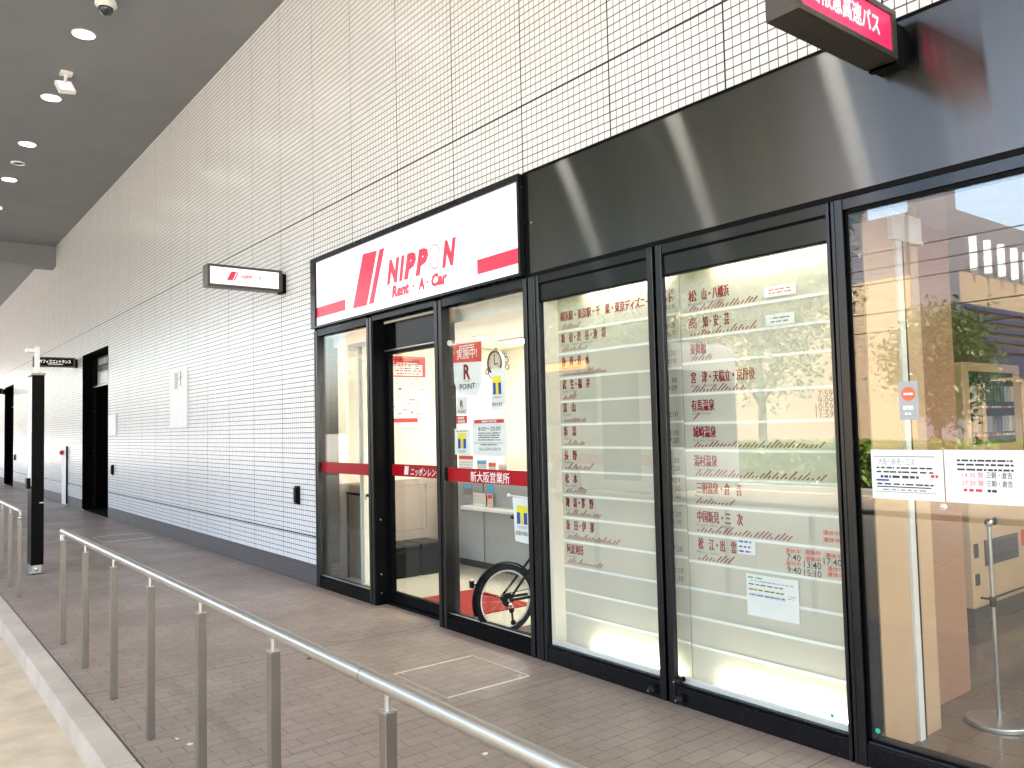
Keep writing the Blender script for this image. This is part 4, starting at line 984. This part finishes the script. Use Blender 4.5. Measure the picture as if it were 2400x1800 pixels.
# ------------------------------------------------------------------ steel handrails
def handrail(label, xs, x_end, y=-2.37):
    o = thing('handrail', label, 'handrail', (xs[0], y, 0), 'tubular handrails along the kerb')
    zt = lambda x: .840
    mb = MB(); xa, xb = min(xs[0], x_end) - .02, max(xs[0], x_end)
    near_left = True
    mb.tube([(xa, y, .838), (xb, y, .838)], .0225, 'steel', 24, False); mb.sphere((xb, y, .838), .0225, 'steel', 20, 10); mb.sphere((xa, y, .838), .0225, 'steel', 20, 10)
    rail = mb.build('rail', o)
    mb = MB(); x = -2.166
    if xa < x < xb: mb.torus((x, y, .838), (1, 0, 0), .0222, .0011, 'blackprint', 28, 6)
    if mb.v: mb.build('joint_ring', rail)
    for x in xs:
        mb = MB(); mb.box(x - .019, x + .019, y - .019, y + .019, 0, .768, 'steelb'); p = mb.build('post', o, .003)
        mb = MB(); mb.cyl((x, y, .768), (x, y, .820), .0095, 'steel', 14); mb.build('pin', p)
        mb = MB(); mb.box(x - .021, x + .021, y - .021, y + .021, .7685, .772, 'steel'); mb.build('post_cap', p)
    mb = MB(); xe = xs[0] if xs[0] < xs[-1] else xs[0]
    s_ = -1 if xs[0] < xs[-1] else 1
    mb.tube([(xe + s_ * .02, y, .838), (xe + s_ * .055, y, .83), (xe + s_ * .06, y, .79), (xe + s_ * .03, y, .765)], .014, 'steel', 12); mb.sphere((xe + s_ * .045, y, .772), .018, 'chrome', 12, 8); mb.build('end_bend', o)
    return o
handrail('long tubular steel handrail beside the kerb with a joint ring', [-6.97 + .823 * i for i in range(9)], .3)
handrail('partly seen tubular steel handrail beyond the black pylon', [-9.32 - .70 * i for i in range(8)], -14.6)

# ------------------------------------------------------------------ pavement covers
def hatch(label, pts):
    o = thing('inspection_cover', label, 'cover', (sum(p[0] for p in pts) / 4, sum(p[1] for p in pts) / 4, 0))
    (xa, ya), (xb, yb_) = pts[0], pts[2]
    x0, x1, y0, y1 = min(xa, xb), max(xa, xb), min(ya, yb_), max(ya, yb_)
    mb = MB(); e = .009
    mb.box(x0, x1, y0, y0 + e, 0, .0025, 'steel'); mb.box(x0, x1, y1 - e, y1, 0, .0025, 'steel'); mb.box(x0, x0 + e, y0 + e, y1 - e, 0, .0034, 'strip'); mb.box(x1 - e, x1, y0 + e, y1 - e, 0, .0034, 'strip'); mb.build('edge_strip', o)
    mb = MB(); mb.box(x0 + e, x1 - e, y0 + e, y1 - e, -.01, .0012, 'paver'); mb.build('paved_lid', o)
    mb = MB()
    for cx, cy in ((x0 + .04, y0 + .05), (x1 - .04, y1 - .05)): mb.cyl((cx, cy, .001), (cx, cy, .0035), .012, 'steel', 14)
    mb.build('lifting_plug', o)
hatch('paved inspection cover with bright steel edges in front of the rental office', [(-4.6, -.90), (-3.985, -.90), (-3.985, -.28), (-4.6, -.28)])
hatch('faint paved inspection cover far along the pavement by the tiled wall', [(-13.9, -.86), (-13.1, -.86), (-13.1, -.15), (-13.9, -.15)])
# door stops
# flattened gum and chips on the pavers
def litter(label, x, y, r, mat, seed):
    rg_ = random.Random(seed); pts = [(x + r * rg_.uniform(.6, 1.1) * math.cos(a), y + r * rg_.uniform(.6, 1.1) * math.sin(a)) for a in [i * math.pi / 6 for i in range(12)]]
    mb = MB(); mb.plate(pts, lambda u, v, d: Vector((u, v, .003 - d)), mat, .0025); tag(mb.build('gum_spot'), label, 'gum spot')
litter('pale flattened gum spot beside the fourth handrail post', -4.28, -2.24, .018, 'strip', 1)
litter('tiny pale chip on the pavers by the fourth handrail post', -4.40, -2.27, .010, 'strip', 2)
litter('dark gum spot on the pavers before the rental office door', -5.3, -1.15, .020, 'gutter', 3)
litter('pale gum spot on the pavers before the timetable window', -3.2, -1.2, .016, 'strip', 4)
def stop(label, x, y, z):
    o = thing('door_stop', label, 'door stop', (x, y, z), 'round black door stops at the window feet')
    mb = MB(); mb.sphere((x, y, z), .026, 'rubber', 16, 12); mb.build('rubber_ball', o)
    mb = MB(); mb.cyl((x, y + .0, z), (x, y + .05, z), .014, 'black', 12); mb.build('stem', o)
    mb = MB(); mb.cyl((x - .004, y - .030, z), (x - .004, y - .02, z), .006, 'chrome', 10); mb.build('screw', o)
stop('round black door stop on the sill of the timetable bay next to the rental office', -3.205, -.03, .045)
stop('round black door stop low on the sill of the bay with departure times', -3.005, -.03, .04)
stop('round black door stop above another, on the bay with departure times', -3.022, -.02, .135)

# ------------------------------------------------------------------ ceiling fixtures
def downlight(label, x, y, mat='lamp'):
    o = thing('ceiling_downlight', label, 'downlight', (x, y, CZ), 'round downlights in the grey ceiling')
    mb = MB(); mb.cyl((x, y, CZ - .012), (x, y, CZ), .118, mat, 36); mb.build('diffuser', o)
    mb = MB(); mb.torus((x, y, CZ - .006), (0, 0, 1), .124, .010, 'white', 36, 8); mb.build('trim_ring', o)
    return o
DX = 2.262
dl0 = downlight('round lit ceiling downlight next to the dome camera', -10.458, -1.614)
for k, lab in ((1, 'second round lit ceiling downlight, beyond the square floodlight'), (2, 'third round lit ceiling downlight counted from the dome camera'), (3, 'fourth round lit ceiling downlight, beyond the dark ring fitting'), (4, 'fifth, smallest looking round lit ceiling downlight in the row')):
    dup(dl0, (-10.458 - DX * k, -1.614, CZ), lab)
ORD = ('first', 'second', 'third', 'fourth', 'fifth', 'sixth')
for k in range(1, 7): dup(dl0, (-10.458 + DX * k, -1.614, CZ), '%s round lit ceiling downlight on the entrance side of the dome camera' % ORD[k - 1])
dl1 = downlight('corner round lit ceiling downlight of the outer row over the road', -9.35 - DX, -4.6, 'lamp2')
for k in range(0, 6): dup(dl1, (-9.35 + DX * k, -4.6, CZ), '%s round lit ceiling downlight of the outer row over the road' % ORD[k])
mb = MB(); mb.torus((-16.119, -1.607, CZ - .008), (0, 0, 1), .095, .018, 'yellowprint', 32, 8); rg = MB()
o = thing('ring_fitting', 'small round unlit ring fitting in the grey ceiling', 'ceiling fitting', (-16.119, -1.607, CZ)); 
mb = MB(); mb.torus((-16.119, -1.607, CZ - .008), (0, 0, 1), .095, .020, 'offwhite', 32, 8); mb.build('ring', o)
mb = MB(); mb.cyl((-16.119, -1.607, CZ - .006), (-16.119, -1.607, CZ), .08, 'signframe', 28); mb.build('lens', o)
o = thing('dome_camera', 'dark dome security camera with a white rim on the grey ceiling', 'camera', (-9.50, -1.57, CZ))
mb = MB(); mb.tube([(-9.50, -1.57, CZ), (-9.50, -1.57, CZ - .055), (-9.50, -1.57, CZ - .09)], [.10, .115, .085], 'offwhite', 28); mb.build('base', o)
mb = MB(); mb.sphere((-9.50, -1.57, CZ - .09), .078, 'darkglass', 24, 14); mb.build('dome', o)
o = thing('floodlight', 'square white floodlight tilted down from the grey ceiling', 'floodlight', (-11.74, -1.588, CZ))
FM = Matrix.Translation((-11.74, -1.60, CZ - .20)) @ Matrix.Rotation(R(-35), 4, 'Y') @ Matrix.Rotation(R(12), 4, 'X')
mb = MB(); mb.box(-.025, .025, -.10, .10, -.10, .10, 'offwhite', FM); mb.box(.025, .03, -.105, .105, -.105, .105, 'white', FM); mb.build('housing', o, .006)
mb = MB(); mb.box(.030, .034, -.085, .085, -.085, .085, 'signwhite', FM); mb.build('lens', o)
mb = MB(); mb.box(-11.80, -11.66, -1.66, -1.52, CZ - .03, CZ, 'offwhite'); mb.tube([(-11.74, -1.59, CZ - .03), (-11.75, -1.6, CZ - .14)], .02, 'offwhite', 10); mb.build('bracket', o)

# ------------------------------------------------------------------ across the road (seen mirrored in the glass)
def leaves(mb, pts, size, mat, rng, flat=.3):
    for p in pts:
        a = Vector((rng.uniform(-1, 1), rng.uniform(-1, 1), rng.uniform(-.4, 1))).normalized(); u = a.orthogonal().normalized(); w = a.cross(u)
        s_ = size * rng.uniform(.6, 1.3); q = Vector(p); an = rng.uniform(0, 6.28)
        u2 = u * math.cos(an) + w * math.sin(an); w2 = a.cross(u2)
        mb.add([q - u2 * s_, q + w2 * s_ * .45, q + u2 * s_, q - w2 * s_ * .45], [(0, 1, 2, 3)], mat)
def tree(label, x, y, h, r, n, seed, mat='leaf1', size=.16, trunk=.13):
    rng = random.Random(seed)
    o = thing('street_tree', label, 'tree', (x, y, 0), 'street trees across the road')
    mb = MB(); top = h * .55
    mb.tube([(x, y, 0), (x + .05, y, h * .25), (x - .05, y + .05, top), (x, y, h * .8)], [trunk, trunk * .8, trunk * .6, trunk * .2], 'bark', 10)
    tips = []
    for i in range(16):
        a = rng.uniform(0, 6.28); z0_ = rng.uniform(h * .25, h * .65); rr = r * rng.uniform(.5, 1.0); z1_ = z0_ + rng.uniform(.1, .35) * h
        e = Vector((x + rr * math.cos(a), y + rr * math.sin(a), min(z1_, h * .95))); mid = Vector((x, y, z0_)).lerp(e, .5) + Vector((0, 0, .1))
        mb.tube([(x, y, z0_), mid, e], [trunk * .4, trunk * .22, trunk * .08], 'bark', 6); tips += [e, mid]
    tips += [Vector((x + rng.uniform(-.4, .4) * r, y + rng.uniform(-.4, .4) * r, h * rng.uniform(.7, .95))) for _ in range(7)]
    mb.build('trunk', o)
    mb = MB(); pts = []
    while len(pts) < n:
        c = rng.choice(tips); s_ = r * .26
        pts.append((c.x + rng.gauss(0, s_), c.y + rng.gauss(0, s_), c.z + rng.gauss(0, s_ * .8)))
    leaves(mb, pts, size, mat, rng); mb.build('crown', o)
    return o
tree('leafy street tree beside the striped building', -8.35, -14.9, 4.2, 1.05, 8000, 1, 'leaf1', .075, .09)
tree('bushy street tree mirrored in the window with departure times', -12.9, -15.0, 7.4, 1.9, 9500, 2, 'leaf1', .085)
tree('second bushy street tree, behind the waiting bus', -16.6, -15.0, 7.8, 2.5, 9000, 3, 'leaf1', .09)
tree('tall street tree at the far end of the hedge', -22.5, -15.2, 8, 2.8, 7000, 4, 'leaf1', .11)
tree('tall street tree shading the road', 2.2, -12.4, 11.5, 2.6, 1500, 5, 'leaf1', .22, .2)
rng = random.Random(11)
hd = thing('clipped_hedge', 'long clipped yellow green hedge across the road', 'hedge', (-10, -14, 0))
mb = MB(); mb.box(-26, 6, -14.35, -13.65, 0, .92, 'leaf1'); mb.build('inner_mass', hd)
mb = MB(); leaves(mb, [(rng.uniform(-26, 6), -13.6 + rng.gauss(0, .05), rng.uniform(.05, .98)) for _ in range(5200)] + [(rng.uniform(-26, 6), rng.uniform(-14.4, -13.6), .96 + rng.gauss(0, .04)) for _ in range(5200)], .085, 'leaf2', rng); mb.build('foliage', hd)
# touring bus waiting in the bay behind the photographer
bus = thing('touring_bus', 'cream touring bus waiting at the bay, mirrored in the timetable window', 'bus', (-16, -9.2, -.12))
BX0, BX1, BY0, BY1 = -21.5, -10.2, -10.4, -7.9
mb = MB(); mb.box(BX0, BX1, BY0, BY1, .22, 3.1, 'cream'); mb.build('body', bus, .14)
mb = MB(); mb.box(BX0 + .4, BX1 - 1.6, BY1 - .02, BY1 + .012, 1.55, 2.62, 'darkglass'); mb.build('side_glazing', bus, .01)
mb = MB(); mb.box(BX1 - .02, BX1 + .015, BY0 + .15, BY1 - .15, 1.05, 2.55, 'darkglass'); mb.build('windscreen', bus, .01)
mb = MB(); mb.box(BX1 - 1.45, BX1 - .45, BY1 - .02, BY1 + .014, .45, 2.55, 'darkglass'); mb.build('door', bus, .01)
mb = MB(); mb.box(BX1 - 3.6, BX1 - 1.75, BY1 + .010, BY1 + .02, 2.66, 2.90, 'black'); mb.box(BX1 - 3.5, BX1 - 1.85, BY1 + .02, BY1 + .024, 2.70, 2.86, 'led'); mb.build('route_display', bus)
mb = MB(); mb.box(BX0, BX1 - .2, BY1, BY1 + .008, .75, .95, 'orangeprint'); mb.build('side_stripe', bus)
for wx in (BX0 + 2.6, BX1 - 2.6):
    for wy in (BY1 - .28, BY0 + .28):
        mb = MB(); mb.cyl((wx, wy - .14, .38), (wx, wy + .32 if wy > -9 else wy + .14, .38), .48, 'rubber', 28); w_ = mb.build('wheel', bus)
        mb = MB(); yy = wy + .33 if wy > -9 else wy - .15; mb.cyl((wx, yy, .38), (wx, yy + .01, .38), .26, 'steel', 24); mb.build('rim', w_)
mb = MB()
for hy_ in (BY0 + .35, BY1 - .35): mb.box(BX1, BX1 + .03, hy_ - .18, hy_ + .18, .62, .82, 'white')
mb.build('headlights', bus, .01)
# striped building: its +x face is what the glass mirrors
sb = thing('striped_building', 'tan building with navy louvre stripes across the road', 'building', (-17, -36, 0))
mb = MB(); mb.box(-24, -11.8, -52, -24, 0, 5.55, 'tanwall'); mb.build('body', sb)
mb = MB(); mb.box(-24, -11.8, -52, -24, 5.55, 6.35, 'tanwall'); mb.build('upper_band', sb)
mb = MB(); mb.box(-24, -12.1, -52, -24.4, 6.35, 8.6, 'mauve'); mb.build('top_storey', sb)
mb = MB(); mb.box(-13.0, -11.74, -24.6, -23.9, 0, 9.2, 'mauve'); mb.build('corner_pier', sb)
mb = MB()
for i in range(5): mb.box(-11.8, -11.66, -52, -24.6, 3.72 + i * .34, 3.88 + i * .34, 'navy')
mb.box(-11.8, -11.64, -52, -24.6, 2.95, 3.62, 'navy'); mb.build('louvre_stripes', sb)
mb = MB()
for i in range(22):
    y = -25.6 - i * 1.15
    mb.box(-11.8, -11.60, y - .12, y, 6.45, 7.6, 'towerwhite')
mb.build('white_fins', sb)
for i in range(6):
    y = -26 - i * 4.2
    mb = MB(); mb.box(-11.82, -11.76, y - 3.2, y, .5, 2.7, 'darkglass'); w_ = mb.build('window', sb)
    mb = MB(); mb.box(-11.78, -11.70, y - 3.3, y + .1, 2.7, 2.82, 'tanwall'); mb.box(-11.78, -11.70, y - 3.3, y - 3.2, .4, 2.7, 'tanwall'); mb.box(-11.78, -11.70, y, y + .1, .4, 2.7, 'tanwall'); mb.build('window_frame', w_)
tb = thing('apartment_tower', 'white apartment tower with rows of balconies far across the road', 'building', (-14, -95, 0))
mb = MB(); mb.box(-27, -2, -110, -90, 0, 38, 'towerwhite'); mb.build('body', tb)
mb = MB()
for i in range(12): mb.box(-27.1, -2, -89.98, -88.9, 2.6 + i * 3, 3.6 + i * 3, 'towerwhite'); mb.box(-27, -2.2, -90.0, -89.95, .3 + i * 3 + 3.3, 2.5 + i * 3 + 3, 'darkglass')
for i in range(12): mb.box(-2.0, -1.0, -109, -90.1, 2.6 + i * 3, 3.6 + i * 3, 'towerwhite'); mb.box(-2.02, -1.95, -109, -90.2, 3.6 + i * 3, 5.4 + i * 3, 'darkglass')
mb.build('balconies', tb)
for i, (xx, yy, ww, hh, mt_, lab) in enumerate(((-42, -36, 32, 17, 'mauve', 'wide mauve office block added across the road to block sky from the fascia'), (-75, -40, 24, 14, 'tanwall', 'tan office block far along the road'), (12, -42, 14, 12, 'mauve', 'mauve office block across the road facing the ticket window'))):  # wide mauve block is added to screen the sky from the steel fascia
    ob = thing('office_block', lab, 'building', (xx, yy, 0))
    mb = MB(); mb.box(xx - ww / 2, xx + ww / 2, yy - 10, yy, 0, hh, mt_); mb.build('wall', ob)
    mb = MB()
    for q in range(int(hh / 3)): mb.box(xx - ww / 2 + .5, xx + ww / 2 - .5, yy - .01, yy + .03, 1 + q * 3, 2.6 + q * 3, 'darkglass'); mb.box(xx + ww / 2 - .01, xx + ww / 2 + .03, yy - 9.5, yy - .5, 1 + q * 3, 2.6 + q * 3, 'darkglass')
    mb.build('window_bands', ob)
wl = MB()
for zz, dy in ((6.2, 0), (5.75, .1), (5.4, -.1), (4.6, 0), (4.1, .1)):
    wl.tube([(x_, -17 + dy, zz - .35 * (1 - ((x_ + 8) / 22) ** 2)) for x_ in range(-30, 15, 3)], .016, 'black', 5)
tag(wl.build('overhead_cables'), 'five thin black overhead cables strung across the road', 'cables')
